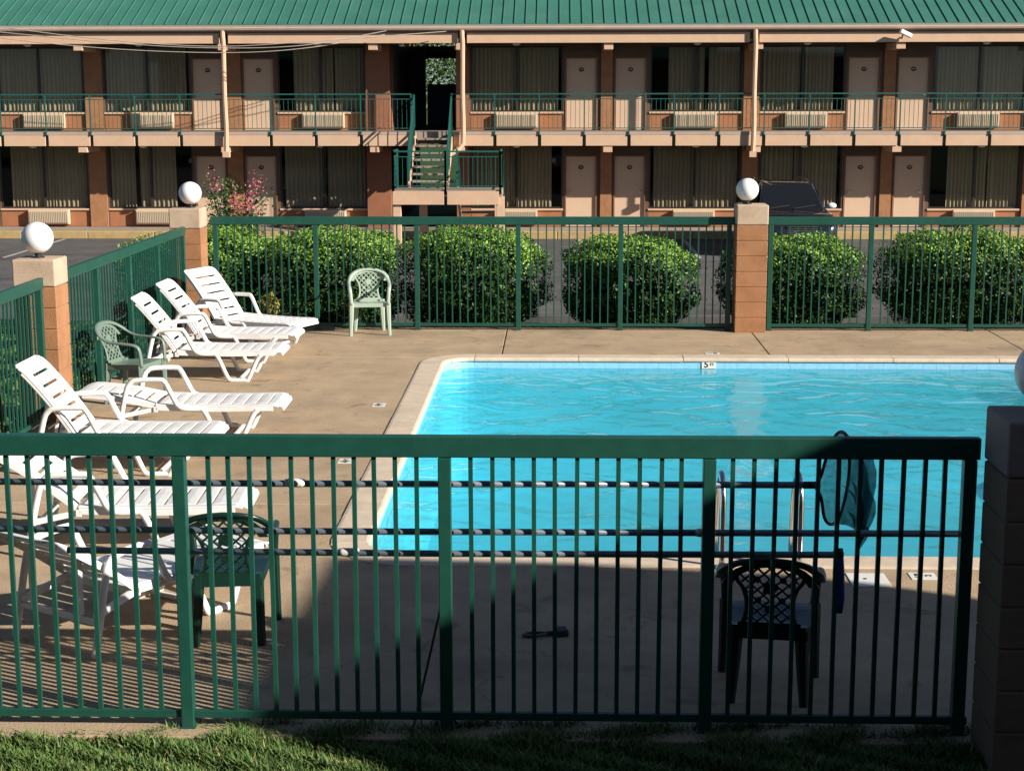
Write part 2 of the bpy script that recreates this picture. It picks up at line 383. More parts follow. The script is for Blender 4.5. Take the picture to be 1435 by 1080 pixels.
while i < n:
    a, b = rin[i], rin[(i+1) % n]; straight = math.hypot(a[0]-b[0], a[1]-b[1]) > .3
    step = 2 if straight else 4
    idx = [(i+k) % n for k in range(min(step, n-i)+1)]
    dz = rnd.uniform(-.002,.002); V = []; m_ = len(prof)
    for q, k in enumerate(idx):
        A, B = rin[k], rout[k]
        if q in (0, len(idx)-1):
            o_ = idx[1] if q == 0 else idx[-2]
            l = math.hypot(rin[o_][0]-A[0], rin[o_][1]-A[1]); e = .004/l
            A, B = lerp2(A, rin[o_], e), lerp2(B, rout[o_], e)
        for t, z in prof: p = lerp2(A, B, t); V.append((p[0], p[1], z+dz))
    F = []
    for q in range(len(idx)-1):
        for k in range(m_-1): a0 = q*m_+k; F.append((a0, a0+m_, a0+m_+1, a0+1))
    F.append(tuple(range(m_))); F.append(tuple(range((len(idx)-1)*m_, len(idx)*m_))[::-1])
    cpg.add(V, F); i += len(idx)-1
cop = structure('pool_coping', cpg, copM); recalc(cop)
WZ = -.115
wi, _ = densify(ring(0), ring(0), .6); n = len(wi)
bs = MB(); bs.v = [(x,y,z) for z in (-.16,-1.55) for x,y in wi]; bs.f = [(k,(k+1)%n,n+(k+1)%n,n+k) for k in range(n)]
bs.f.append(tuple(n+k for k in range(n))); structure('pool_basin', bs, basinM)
# waterline tiles: every tile a small raised square over dark-free grout
tb = MB(); tb.v = [(x,y,z) for z in (-.012,-.16) for x,y in wi]; tb.f = [(k,(k+1)%n,n+(k+1)%n,n+k) for k in range(n)]
for k in range(int((PX1-PX0-2*PR)/.155)):
    x = PX0+PR+.155*k
    tb.box(x, x+.152, PY1-.0015, PY1+.01, -.158, -.016)
structure('waterline_tiles', tb, bandM)
wt = MB(); wt.v = [(x*1.0, y, WZ) for x, y in [lerp2(p, ((PX0+PX1)/2,(PY0+PY1)/2), .0002) for p in wi]]; wt.f = [tuple(range(n))]
structure('water', wt, waterM)

# grass strip by the near fence: individual blades, uncountable
def blades(name, regions, dens, h, m, seed, width=.0045):
    rg = np.random.default_rng(seed); PP = []
    for (x0,x1,y0,y1,edge) in regions:
        n = int((x1-x0)*(y1-y0)*dens); p = np.column_stack([rg.uniform(x0,x1,n), rg.uniform(y0,y1,n)])
        if edge is not None: p = p[p[:,1] < edge(p[:,0], rg)]
        PP.append(p)
    p = np.vstack(PP); n = len(p)
    clump = .75+.35*np.sin(p[:,0]*9+3*np.sin(p[:,1]*7))*np.cos(p[:,1]*11+p[:,0]*4)
    z0 = np.array([gz(x,y) for x,y in p]) if n < 120000 else np.full(n,-.035)
    H = h*rg.uniform(.45,1.25,n)*clump; a = rg.uniform(0,2*np.pi,n); ln_ = rg.uniform(.1,1.1,n)*H
    dx, dy = np.cos(a), np.sin(a); wd = width*rg.uniform(.6,1.4,n)
    V = np.empty((n,5,3))
    def st(k, fx, fz, wf):
        return np.column_stack([p[:,0]+dx*ln_*fx-dy*wd*wf, p[:,1]+dy*ln_*fx+dx*wd*wf, z0+H*fz])
    V[:,0] = st(0,0,0,-1); V[:,1] = st(0,0,0,1); V[:,2] = st(0,.35,.62,.75); V[:,3] = st(0,.35,.62,-.75); V[:,4] = st(0,1,.95,0)
    me = bpy.data.meshes.new(name); me.vertices.add(5*n); me.vertices.foreach_set('co', V.reshape(-1))
    base = np.arange(n)[:,None]*5
    li = np.hstack([base+np.array([[0,1,2,3]]), base+np.array([[3,2,4]])]).reshape(-1).astype(np.int32)
    me.loops.add(7*n); me.loops.foreach_set('vertex_index', li)
    ls = (np.arange(n)[:,None]*7+np.array([[0,4]])).reshape(-1).astype(np.int32)
    me.polygons.add(2*n); me.polygons.foreach_set('loop_start', ls); me.update(calc_edges=True); me.materials.append(m)
    o = bpy.data.objects.new(name, me); scene.collection.objects.link(o)
    return tag(o, kind='stuff')
def nearedge(x, rg):
    return 7.45 + .22/(1+np.exp(-(x+1.95)*6)) + .03*(x>-.4) + .03*np.sin(x*13)+.02*np.sin(x*31) + rg.normal(0,.015,len(x))
tag(blades('grass', [(-4.5,4.5,6.3,7.7,nearedge)], 15000, .075, grassM, 3), 'short green lawn grass along the foot of the near fence', 'grass')
tag(blades('dry_grass', [(-4.5,4.5,6.3,7.7,nearedge)], 380, .08, strawM, 4), 'straw coloured dry blades among the near lawn', 'grass')
tag(blades('side_grass', [(-9.5,-5.0,11.5,26,None)], 1100, .09, grassM, 5, .012), 'green lawn sloping down beyond the left fence', 'grass')

# ------------------------------------------------------------------ fences
def fence(name, p0, p1, posts, h, label, group, rail=(.055,.105), y_bars=11, toprail_h=.105):
    """iron picket fence from p0 to p1 (x,y); posts = distances along it"""
    a, b = Vector((*p0,0)), Vector((*p1,0)); d = (b-a).normalized(); Ln = (b-a).length
    root = empty(name, p0+(0,), 0, label, 'fence', group)
    def P(t, z): q = d*t; return (q.x, q.y, z)
    MB().bar(P(0,h-toprail_h/2), P(Ln,h-toprail_h/2), rail[0], toprail_h).build('top_rail', fenceM, root, bevel=.006)
    MB().bar(P(0,.07), P(Ln,.07), .032, .04).build('bottom_rail', fenceM, root, bevel=.004)
    for t in posts:
        m = MB().bar(P(t,-.02), P(t,h-toprail_h-.002), .062, .062, (0,1,0) if abs(d.x) > .5 else (1,0,0))
        m.bar(P(t-.04,.004), P(t+.04,.004), .075, .008)
        m.build('post', fenceM, root, bevel=.005)
    ed = [-.09]+list(posts)+[Ln+.09]
    for u, v in zip(ed[:-1], ed[1:]):
        if v-u < .2: continue
        full = abs((v-u)-1.285) < .09
        cnt = y_bars if full else max(1, round((v-u)/.1015)-1)
        sp = .1015; st = (u+v)/2 - sp*(cnt-1)/2
        m = MB()
        for k in range(cnt):
            t = st+sp*k
            if t < .02 or t > Ln-.02: continue
            tilt = rnd.uniform(-.005,.005)
            bw = .021 if p0[1] < 7.7 else .017
            m.bar(P(t,.088), P(t+tilt,h-toprail_h-.003), bw, bw, (0,1,0) if abs(d.x) > .5 else (1,0,0))
        m.build('picket_panel', fenceM, root)
    return root
NF = 7.6
fence('picket_fence', (-6.0,NF), (2.02,NF), [6-5.69+.0, 6-4.40, 6-3.115, 6-1.83, 6-.54, 6+.735, 6+1.975], 1.49,
      'green iron picket fence across the foreground beside the lawn', 'green picket fences round the pool')
fence('picket_fence', (-4.55,21.15), (2.31,21.15), [.06, 1.38, 2.71, 4.04, 5.38, 6.79], 1.49,
      'green iron picket fence behind the pool, left of the central pillar', 'green picket fences round the pool')
fence('picket_fence', (2.73,21.15), (9.5,21.15), [.05, 1.35, 2.68, 4.0, 5.3, 6.6], 1.49,
      'green iron picket fence behind the pool, right of the central pillar', 'green picket fences round the pool')
fence('picket_fence', (FX,15.47), (-4.82,20.76), [.05,1.34,2.62,3.9,5.2], 1.39,
      'green iron picket fence running along the left side between two pillars', 'green picket fences round the pool')
fence('picket_fence', (-4.88,8.0), (FX,15.03), [.05,1.7,3.0,4.3,5.6,6.95], 1.39,
      'green iron picket fence at the left edge in front of the nearer left pillar', 'green picket fences round the pool')

# ------------------------------------------------------------------ pillars and globe lamps
def pillar(cx, cyy, top, label, w_=.40, mats=None):
    mo, mc = mats or (blockO, blockC)
    root = empty('block_pillar', (cx,cyy,0), 0, label, 'pillar', 'painted block pillars of the fence')
    hw = w_/2; capz = top-.26
    m = MB().box(-hw+.007,hw-.007,-hw+.007,hw-.007,-.05,capz)
    k = 0; z = capz
    while z > -.04:
        z0 = max(z-.196, -.04); m.box(-hw,hw,-hw,hw,z0,z-.005); z -= .2
    m.build('shaft', mo, root, bevel=.006)
    c = MB().box(-hw-.004,hw+.004,-hw-.004,hw+.004,capz+.003,top)
    c.build('cap', mc, root, bevel=.016, seg=3)
    return root
def globe(cx, cyy, z, r, label):
    root = empty('globe_lamp', (cx,cyy,z), 0, label, 'lamp', 'white globe lamps on the pillars')
    MB().sphere((0,0,.045+r*.97), r, 32, 20).build('globe', globeM, root, smooth=True)
    m = MB().tube([(0,0,0),(0,0,.012)], .06, 16).tube([(0,0,.01),(0,0,.05)], .032, 16).tube([(0,0,.045),(0,0,.062)], .05, 16)
    m.build('lamp_base', blkM, root)
    return root
pillar(2.515, 21.15, 1.655, 'orange block pillar with cream cap behind the pool in line with the far fence')
globe(2.46, 21.15, 1.655, .147, 'white globe lamp on the pillar behind the pool, before the parked black car')
pillar(-4.80, 20.96, 1.62, 'orange block pillar in the far left corner beside the pink flowering shrub')
globe(-4.76, 20.96, 1.62, .147, 'white globe lamp at the far left corner beside the pink flowering shrub')
pillar(-4.93, 15.25, 1.555, 'sunlit orange block pillar at the left edge between two side fences')
globe(-4.94, 15.25, 1.555, .15, 'white globe lamp nearest the left edge on the sunlit side pillar')
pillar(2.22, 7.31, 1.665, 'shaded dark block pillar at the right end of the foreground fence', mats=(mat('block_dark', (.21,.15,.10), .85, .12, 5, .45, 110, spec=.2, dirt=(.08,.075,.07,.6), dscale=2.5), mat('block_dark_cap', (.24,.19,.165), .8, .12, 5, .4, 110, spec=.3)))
globe(2.235, 7.31, 1.665, .150, 'greyish globe lamp in shade cut by the right edge above the near pillar')

# ------------------------------------------------------------------ loungers
GL = 'white plastic sun loungers on the left of the pool'
def lounger(ang):
    root = empty('sun_lounger'); tag(root, cat='sun lounger', group=GL)
    HW = .31; ZS = .35; HX_ = -1.14
    # seat: side rails + slats, foot end bends down
    seatpath = lambda x: ZS + (-.03*((x+.12)/.12)**2 if x > -.12 else 0) - .012*math.sin((x+1.14)/1.14*math.pi)
    m = MB()
    xs_ = [HX_+ i*(1.14)/14 for i in range(15)]
    for sy in (-1,1):
        y0, y1 = sorted((sy*HW, sy*(HW-.075))); m.plate([(x,seatpath(x)) for x in xs_[:-1]]+[(-.03,seatpath(-.03))], y0, y1, .014)
        y0, y1 = sorted((sy*HW, sy*(HW-.014))); m.plate([(x,seatpath(x)-.014) for x in xs_[:-1]], y0, y1, .045)
    k = 10; wv = 1.10/k
    for i in range(k):
        a = HX_+.02+i*wv; b = a+wv-.016
        if i == k-1: b = -.012
        m.plate([(a,seatpath(a)),((a+b)/2,seatpath((a+b)/2)+.003),(b,seatpath(b))], -HW+.075, HW-.075, .014)
    # rounded foot end
    m.plate([(-.03,seatpath(-.03)-.001),(0,seatpath(0)),(.012,seatpath(0)-.035)], -HW+.05, HW-.05, .014)
    m.build('seat', plasM, root, bevel=.004)
    # backrest, hinged at HX_, slightly bowed, four slots
    ca, sa = math.cos(ang), math.sin(ang)
    def bp_(t, off=0):  # t along back 0..0.74
        bow = .018*math.sin(t/.74*math.pi) + (.0 if t < .62 else -(t-.62)**2*1.6)
        return (HX_-.01 - t*ca - (-(bow))*sa*(-1)*-1, ZS + t*sa + bow*ca*1.0)
    def bpath(a, b, n_=6): return [bp_(a+(b-a)*i/n_) for i in range(n_+1)]
    m = MB()
    for sy in (-1,1):
        y0, y1 = sorted((sy*HW*.97, sy*.19)); m.plate(bpath(0,.66,14), y0, y1, .016)
        y0, y1 = sorted((sy*HW*.97, sy*(HW*.97-.014))); 
        m.plate([(x, z-.016*max(.4,ca)) for x, z in bpath(0,.66,14)], y0, y1, .03)
    cuts = [0,.105,.225,.345,.465,.585]
    for a, b in zip(cuts[:-1], cuts[1:]): m.plate(bpath(a+.013,b-.013), -.19, .19, .016)
    m.plate(bpath(.598,.66,3), -.19, .19, .016)
    m.plate(bpath(.66,.70,3), -HW*.97, HW*.97, .016); m.plate(bpath(.70,.725,3), -HW*.93, HW*.93, .016); m.plate(bpath(.725,.74,2), -HW*.82, HW*.82, .016)
    recalc(m.build('backrest', plasM, root, bevel=.003))
    # props under the back
    if ang > .3:
        q = bp_(.4)
        for sy in (-.2,.2): MB().bar((q[0],sy,q[1]-.03),(HX_-.33,sy,.235),.03,.02).build('back_prop', plasM, root)
    for sy in (-1,1):
        y = sy*(HW-.005); yo = sy*(HW+.022)
        loop = [(-1.50,yo,.018),(-1.47,yo,.14),(-1.395,yo,.46),(-1.35,yo,.545),(-1.28,yo,.57),(-1.10,yo,.575),(-1.045,yo,.555),
                (-.98,yo,.43),(-.935,yo,.345),(-.88,yo,.315),(-.76,y,.305),(-.70,y,.28),(-.60,y,.06),(-.57,y,.022),(-.53,y,.018),(-.41,y,.018),(-.37,y,.03),(-.27,y,.24),(-.22,y,.30)]
        m = MB().tube(bez(loop,4), .024, 8, flat=.8)
        m.build('side_frame', plasM, root, smooth=True)
    MB().bar((-1.14,-HW,.30),(-1.14,HW,.30),.04,.05).build('cross_bar', plasM, root, bevel=.004)
    MB().bar((-1.45,-HW-.02,.2),(-1.45,HW+.02,.2),.03,.03).build('cross_bar', plasM, root, bevel=.004)
    MB().bar((-.47,-HW,.02),(-.47,HW,.02),.03,.03).build('cross_bar', plasM, root, bevel=.004)
    for sy in (-1,1): MB().bar((-1.14,sy*(HW-.03),.30),(-1.46,sy*(HW-.01),.235),.03,.04).build('rear_rail', plasM, root, bevel=.004)
    return root
pr = lounger(R(52)); pf = lounger(R(8)); pm = lounger(R(34))
# origin = middle of the foot end, at ground level; rz turns the foot direction
place(pr, (-2.80,13.18,0), 0, 'raised white sun lounger before the sunlit orange pillar, cut by the near fence rail', GL)
place(pf, (-2.47,14.50,0), R(1), 'flat white sun lounger lying almost level just in front of the faded green chair', GL)
l3 = place(copy_tree(pr), (-2.99,17.55,0), R(1), 'raised white sun lounger immediately behind the faded green side chair', GL)
l2 = place(copy_tree(pr), (-3.02,18.75,0), R(-2), 'raised white sun lounger in the middle of the far row of three', GL)
l1 = place(copy_tree(pr), (-3.06,19.50,0), R(-25), 'raised white sun lounger farthest back, turned in the fence corner', GL)
place(pm, (-2.12,10.93,0), R(3), 'half raised white sun lounger with its seat just beyond the dark green chair', GL)
l7 = place(copy_tree(pm), (-2.05,9.97,0), R(58), 'half raised sun lounger nearest the camera, its shaded back towards the near fence', GL)

# ------------------------------------------------------------------ monobloc chairs
GC = 'green plastic lattice-back armchairs'
def chair(m_):
    root = empty('patio_chair'); tag(root, cat='chair', group=GC)
    # seat (front is -y)
    m = MB(); n = 9; g_ = []
    for j in range(n):
        v = -1+2*j/(n-1)
        for i in range(n):
            u = -1+2*i/(n-1); wv = .225-.03*(v+1)/2
            g_.append((u*wv, -.21+.42*(v+1)/2, .43-.018*(1-u*u)*(1-v*v)-.012*max(0,-v-.6)*2.5 - .03*(v+1)/2))
    F = [(j*n+i, j*n+i+1, (j+1)*n+i+1, (j+1)*n+i) for j in range(n-1) for i in range(n-1)]
    lo = [(x,y,z-.014) for x,y,z in g_]; m.add(g_+lo, F+[tuple(q+n*n for q in f)[::-1] for f in F])
    border = [i for i in range(n)]+[j*n+n-1 for j in range(1,n)]+[(n-1)*n+i for i in range(n-2,-1,-1)]+[j*n for j in range(n-2,0,-1)]
    sk = [g_[b] for b in border]; k = len(sk); sk2 = [(x*1.01,y*1.01,z-.05) for x,y,z in sk]
    m.add(sk+sk2, [(i,(i+1)%k,k+(i+1)%k,k+i) for i in range(k)])
    m.build('seat', m_, root, smooth=False)
    # arch: back top rail flowing into the arms and front legs
    half = [(.235,-.235,.40),(.245,-.225,.55),(.255,-.19,.615),(.262,-.06,.635),(.262,.08,.642),(.256,.17,.67),(.232,.24,.722),(.175,.29,.768),(.09,.318,.793),(0,.325,.80)]
    arch = bez(half,4); L_ = [Vector((-p.x,p.y,p.z)) for p in arch[::-1]][1:]
    full = arch+L_
    rs = []
    for p in full: rs.append(.030 if p.z > .7 else .024)
    m = MB().tube(full, rs, 8, flat=.55, upv=(0,-1,0)); m.build('arm_and_back_hoop', m_, root, smooth=True)
    # legs
    for sx in (-1,1):
        m = MB()
        m.tube([(sx*.235,-.215,.42),(sx*.24,-.222,.2),(sx*.25,-.232,.0)], [.034,.029,.022], 6, flat=.8, upv=(0,1,0)); m.build('leg', m_, root)
        m = MB()
        m.tube([(sx*.165,.185,.42),(sx*.175,.195,.2),(sx*.187,.215,.0)], [.040,.032,.023], 6, flat=.8, upv=(0,1,0)); m.build('leg', m_, root)
    # lattice back
    def Y(z): return .19+.135*(max(0,z-.38)/.42)**1.15
    def hw(z):
        t = (z-.40)/.44; return .15-.035*math.sin(min(1,t*1.6)*math.pi)+.16*max(0,t-.55)
    m = MB()
    for sx in (-1,1):
        m.tube([(sx*hw(z),Y(z),z) for z in [.38+.033*i for i in range(11)]], .012, 6, flat=.7)
    m.bar((-.16,.2,.415),(.16,.2,.415),.02,.05)
    def clip(a, b):
        inside = []
        for i in range(41):
            t = i/40; x = a[0]+(b[0]-a[0])*t; z = a[1]+(b[1]-a[1])*t
            if .41 < z < .79 and abs(x) < hw(z) and x*x/(.245**2)+max(0,z-.63)**2/(.162**2) < 1: inside.append((x,z))
        return (inside[0], inside[-1]) if len(inside) > 2 else None
    for sgn in (-1,1):
        for i in range(-7,8):
            c = i*.062; s_ = clip((c-sgn*.30,.33),(c+sgn*.30,.93))
            if s_:
                (xa,za),(xb,zb) = s_; q = [(xa+(xb-xa)*t/4, Y(za+(zb-za)*t/4)+(.001 if sgn > 0 else 0), za+(zb-za)*t/4) for t in range(5)]
                m.tube(q, .0095, 5, flat=.7)
    for (x,z,r_) in ((0,.64,.045),(-.06,.57,.022),(.06,.57,.022),(0,.52,.03),(-.065,.69,.022),(.065,.69,.022)):
        pts = [(x+r_*math.cos(a*math.pi/5)*(1 if a%2 else .75), z+r_*math.sin(a*math.pi/5)*(1 if a%2 else .75)) for a in range(10)]
        k = len(pts); m.add([(a,Y(b)-.008,b) for a,b in pts]+[(a,Y(b)+.008,b) for a,b in pts], [tuple(range(k)), tuple(range(k,2*k))[::-1]]+[(i,k+i,k+(i+1)%k,(i+1)%k) for i in range(k)])
    # solid crown of the back below the hoop
    for i in range(12):
        a0, a1 = math.pi*i/12, math.pi*(i+1)/12
        def pt(a, rr_): return (.245*rr_*math.cos(a), .625+.172*rr_*math.sin(a))
        q = [pt(a0,.80),pt(a1,.80),pt(a1,1.0),pt(a0,1.0)]
        q = [(x,max(z,.655)) for x,z in q]
        if abs(q[0][1]-q[2][1]) + abs(q[0][0]-q[2][0]) < .02: continue
        m.add([(a,Y(b)-.006,b) for a,b in q]+[(a,Y(b)+.006,b) for a,b in q], [(0,1,2,3),(7,6,5,4),(0,4,5,1),(1,5,6,2),(2,6,7,3),(3,7,4,0)])
    m.build('backrest', m_, root)
    return root
place(chair(paleG), (-2.44,20.83,0), R(8), 'pale mint green lattice-back chair standing alone against the far fence', GC)
place(chair(midG), (-4.30,16.08,0), R(75), 'faded green lattice-back chair turned sideways between the loungers by the left fence', GC)
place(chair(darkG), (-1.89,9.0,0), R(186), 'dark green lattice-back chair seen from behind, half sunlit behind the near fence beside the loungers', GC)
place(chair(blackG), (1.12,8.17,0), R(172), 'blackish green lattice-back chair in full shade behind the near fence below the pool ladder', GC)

# ------------------------------------------------------------------ poles, net, ladder, markers
GP = 'pool cleaning poles hung on the near fence'
PY_ = NF+.075
def pole(x0, x1, z, label, coup):
    root = empty('pool_pole', (x0,PY_,z), 0, label, 'pole', GP)
    MB().tube([(0,0,0),((x1-x0)*.5,0,-.006),(x1-x0,0,0)], .017, 12).build('tube', poleM, root, smooth=True)
    for c in coup:
        MB().tube([(c-x0-.05,0,-.002),(c-x0-.03,0,-.002),(c-x0+.03,0,-.002),(c-x0+.05,0,-.002)], [.018,.022,.022,.018], 12).build('coupling', camW, root, smooth=True)
    return root
pole(-4.0, 1.22, 1.235, 'top telescopic pole along the near fence, carrying the skimmer net', [-1.28])
pole(-4.2, 2.0, .995, 'middle grey pole hung along the near fence, reaching the right end post', [.73])
pole(-2.42, 1.36, .885, 'lowest pole along the near fence with a blue brush strip at its end', [-1.02])
for x in (-3.115,-1.83,-.54,.735):
    for i_, z in enumerate((1.235,.995,.885)):
        pass
hk = []
for x in (-3.115,-1.83,-.54,.735):
    h_ = MB()
    for z in (1.235,.995,.885):
        h_.tube([(0,0,z+.03),(0,.01,z-.01),(0,.04,z-.026),(0,.065,z-.012),(0,.07,z+.012)], .005, 6)
    o = h_.build('pole_hook', blkM); o.location = (x,NF+.032,0); hk.append(o)
for o, l in zip(hk, ('behind the post off the left side of the frame','on the post at the left, beside the dark green chair','on the post left of the pool centre','on the post by the blackish chair')):
    tag(o, 'black hooks holding three poles '+l, 'hook', 'pole hooks on the near fence')
net = empty('skimmer_net', (1.22,PY_,1.235), 0, 'dark leaf skimmer net with draped teal mesh on the end of the top pole', 'skimmer net')
m = MB(); m.tube([(-.02,0,0),(.04,0,0)], .018, 10)
m.tube(bez([(.03,0,0),(.06,.0,.04),(.085,.02,.12),(.12,.05,.21),(.165,.09,.245),(.21,.13,.20),(.225,.15,.05),(.21,.15,-.10),(.175,.12,-.20),(.13,.07,-.215),(.09,.03,-.17),(.065,0,-.06),(.03,0,0)],4), .0085, 8)
m.build('hoop', blkM, net, smooth=True)
m = MB(); n = 28; rim = bez([(.06,.0,.04),(.085,.02,.12),(.12,.05,.21),(.165,.09,.245),(.21,.13,.20),(.225,.15,.05),(.21,.15,-.10),(.175,.12,-.20),(.13,.07,-.215),(.09,.03,-.17),(.065,0,-.06),(.06,0,.03)],4)
k = len(rim); lay = 9; V = []
for j in range(lay):
    t = j/(lay-1)
    for i, p in enumerate(rim):
        c = Vector((.30,.13,-.24)); q = p.lerp(c, t**1.5*.94)
        q = q + Vector((.115*math.sin(t*math.pi)*(1+.25*math.sin(i*.9)), .13*math.sin(t*math.pi*.9)+.012*math.sin(i*2.1)*t, -.12*t**1.2 + .012*math.sin(i*1.7)*t))
        V.append(tuple(q))
m.add(V, [(j*k+i, j*k+(i+1)%k, (j+1)*k+(i+1)%k, (j+1)*k+i) for j in range(lay-1) for i in range(k)])
m.build('net_bag', netM, net, smooth=True)
bru = empty('brush_strip', (1.385,PY_+.01,.885), 0, 'narrow blue brush strip hanging from the end of the lowest pole', 'brush')
MB().tube([(0,0,.03),(.003,0,-.08),(.012,0,-.22),(.01,0,-.30)], [.018,.026,.024,.017], 8, flat=.4, upv=(0,1,0)).build('blade', blueM, bru, smooth=True)
MB().tube([(-.03,0,0),(.02,0,0)], .018, 10).build('clamp', blkM, bru)

lad = empty('pool_ladder', (1.355,10.4,0), 0, 'chrome pool ladder with two arched handrails at the near edge of the pool', 'ladder')
for sx in (-.255,.255):
    pts = [(sx,-.02,0),(sx,-.02,.35),(sx,.0,.50),(sx,.07,.585),(sx,.17,.60),(sx,.28,.52),(sx,.35,.34),(sx,.39,0),(sx,.41,-.9)]
    MB().tube(bez(pts,5), .021, 14).build('handrail', chromeM, lad, smooth=True)
    MB().tube([(sx,-.02,.001),(sx,-.02,.016)], .048, 16).build('collar', chromeM, lad)
for z in (-.3,-.6): MB().box(-.255,.255,.37,.45,z,z+.03).build('step', plasM, lad, bevel=.005)

GT = 'pool depth marker tiles'
def marker(x, y, z, rot, txt, label, w_=.17, h_=.13, size=.1):
    root = empty('depth_marker', (x,y,z), 0, label, 'depth marker', GT); root.rotation_euler = rot
    MB().box(-w_/2,w_/2,-h_/2,h_/2,0,.003).build('tile', tileW, root)
    a, b_ = txt.split(); text_mesh(a, size*1.25, 'depth_number', inkM, root, (-w_*.19,0,.0042), (0,0,0)); text_mesh(b_, size*.55, 'depth_unit', inkM, root, (w_*.22,.0,.0042), (0,0,0))
marker(2.39,10.22,.001,(0,0,0),'5 FT','white depth tile on the near deck beside the white skimmer lid', .17,.15,.085)
marker(1.87,19.26,.001,(0,0,math.pi),'5 FT','white depth tile on the deck behind the far edge of the pool')
marker(1.79,18.842,-.066,(R(90),0,0),'5 FT','white depth tile on the far pool wall just above the water', .165,.094,.085)
marker(-1.79,15.95,.001,(0,0,R(90)),'4 FT','white depth tile beside the left coping, the farther of two there')
marker(-1.80,13.45,.001,(0,0,R(90)),'4 FT','white depth tile beside the left coping, seen just under the near fence rail')
sk = empty('skimmer_cover', (2.02,10.13,0), 0, 'flat square white lid in the near deck next to the depth tile', 'pool cover plate')
MB().box(-.125,.125,-.14,.14,.0,.006).build('lid_plate', tileW, sk, bevel=.003)
MB().tube([(-.02,.01,.006),(-.02,.01,.009)], .012, 12).build('finger_hole', blkM, sk)
it = empty('dropped_brush', (-.055,9.0,0), R(12), 'small dark object with looped handle and blunt end lying on the shaded deck', 'brush')
m = MB().tube(bez([(.02,0,.012),(-.04,.025,.014),(-.10,.03,.013),(-.14,.0,.012),(-.10,-.03,.013),(-.04,-.022,.014),(.02,0,.012)],4), .009, 6)
m.tube([(.0,0,.014),(.05,0,.016)], .014, 8); m.build('handle', blkM, it)
MB().box(.045,.125,-.045,.045,.001,.04).build('head', mat('navy_rubber',(.012,.014,.03),.6), it, bevel=.008)

# ------------------------------------------------------------------ motel
MY = 44.6; EY = 43.25
motel = empty('motel', (-.1,MY,-.6), 0, 'two storey motel with green metal roof, cream doors and orange walls across the background', 'motel')
OX, OY, OZ = -.1, MY, -.6
class MM(MB):
    """mesh in world metres, stored relative to the motel's origin"""
    def build(s, name, m, parent=motel, off=(OX,OY,OZ), **k):
        s.v = [(x-off[0],y-off[1],z-off[2]) for x,y,z in s.v]; return MB.build(s, name, m, parent, **k)
XL, XR = -20.6, 17.2
F2, F1 = 2.02, -.60
piers = [(-2.75,-2.40,'w')]; seq = []
# bays: (kind, x0, x1)
right = [('W',-2.35,.14,'R'),('D',.20,1.08),('P',1.17,1.48),('D',1.53,2.41),('W',2.50,4.98,'L'),('P',5.02,5.44)]
bays = list(right)
for k_ in (1,2):
    for b in right:
        s_ = 7.6*k_; s0 = 0.0
        bays.append((b[0], b[1]+s_+(.22 if b[0]=='W' and b[3]=='R' else 0), b[2]+s_) + tuple(b[3:]))
bays = [b for b in bays if b[2] < 17.3]
left = [('W',-7.62,-5.24,'L'),('D',-8.58,-7.70),('P',-9.05,-8.62),('D',-9.97,-9.09),('W',-12.38,-10.02,'R'),('P',-12.90,-12.42),
        ('W',-15.40,-12.95,'L'),('D',-16.35,-15.47),('P',-16.82,-16.40),('D',-17.74,-16.87),('W',-20.2,-17.8,'R')]
bays += left
# walls: everything that is not an opening
brownW = mat('header_brown',(.12,.07,.042),.7,.1,4)
for zf, ztop in ((F1,1.62),(F2,4.34)):
    dtop = zf+1.95
    op = sorted([(b[1],b[2],b[0]) for b in bays]+[(-4.54,-2.75,'B')])
    px = XL
    for a, b, k_ in op:
        if a > px: MM().box(px,a,MY,MY+.2,zf,ztop).build('wall', brownW)
        if k_ == 'D': MM().box(a,b,MY+.004,MY+.2,dtop,ztop).build('header_panel', brownW)
        elif k_ == 'W':
            MM().box(a,b,MY+.01,MY+.2,zf+.004,zf+.50).build('spandrel_panel', orangeM); MM().box(a,b,MY+.004,MY+.2,zf+2.25,ztop).build('header_panel', brownW)
        elif k_ == 'P': pass
        px = b
    if px < XR: MM().box(px,XR,MY,MY+.2,zf,ztop).build('wall', brownW)
for zf, ztop in ((F1,1.62),(F2,4.33)):
    for b in bays:
        if b[0] == 'P': MM().box(b[1],b[2],MY-.06,MY+.25,zf,ztop).build('pilaster', blockO)
    MM().box(-5.19,-4.54,MY-.25,MY+.6,zf,ztop).build('brick_pier', brickD)
    MM().box(-2.75,-2.40,MY-.12,MY+.6,zf,ztop).build('brick_pier', brickD)
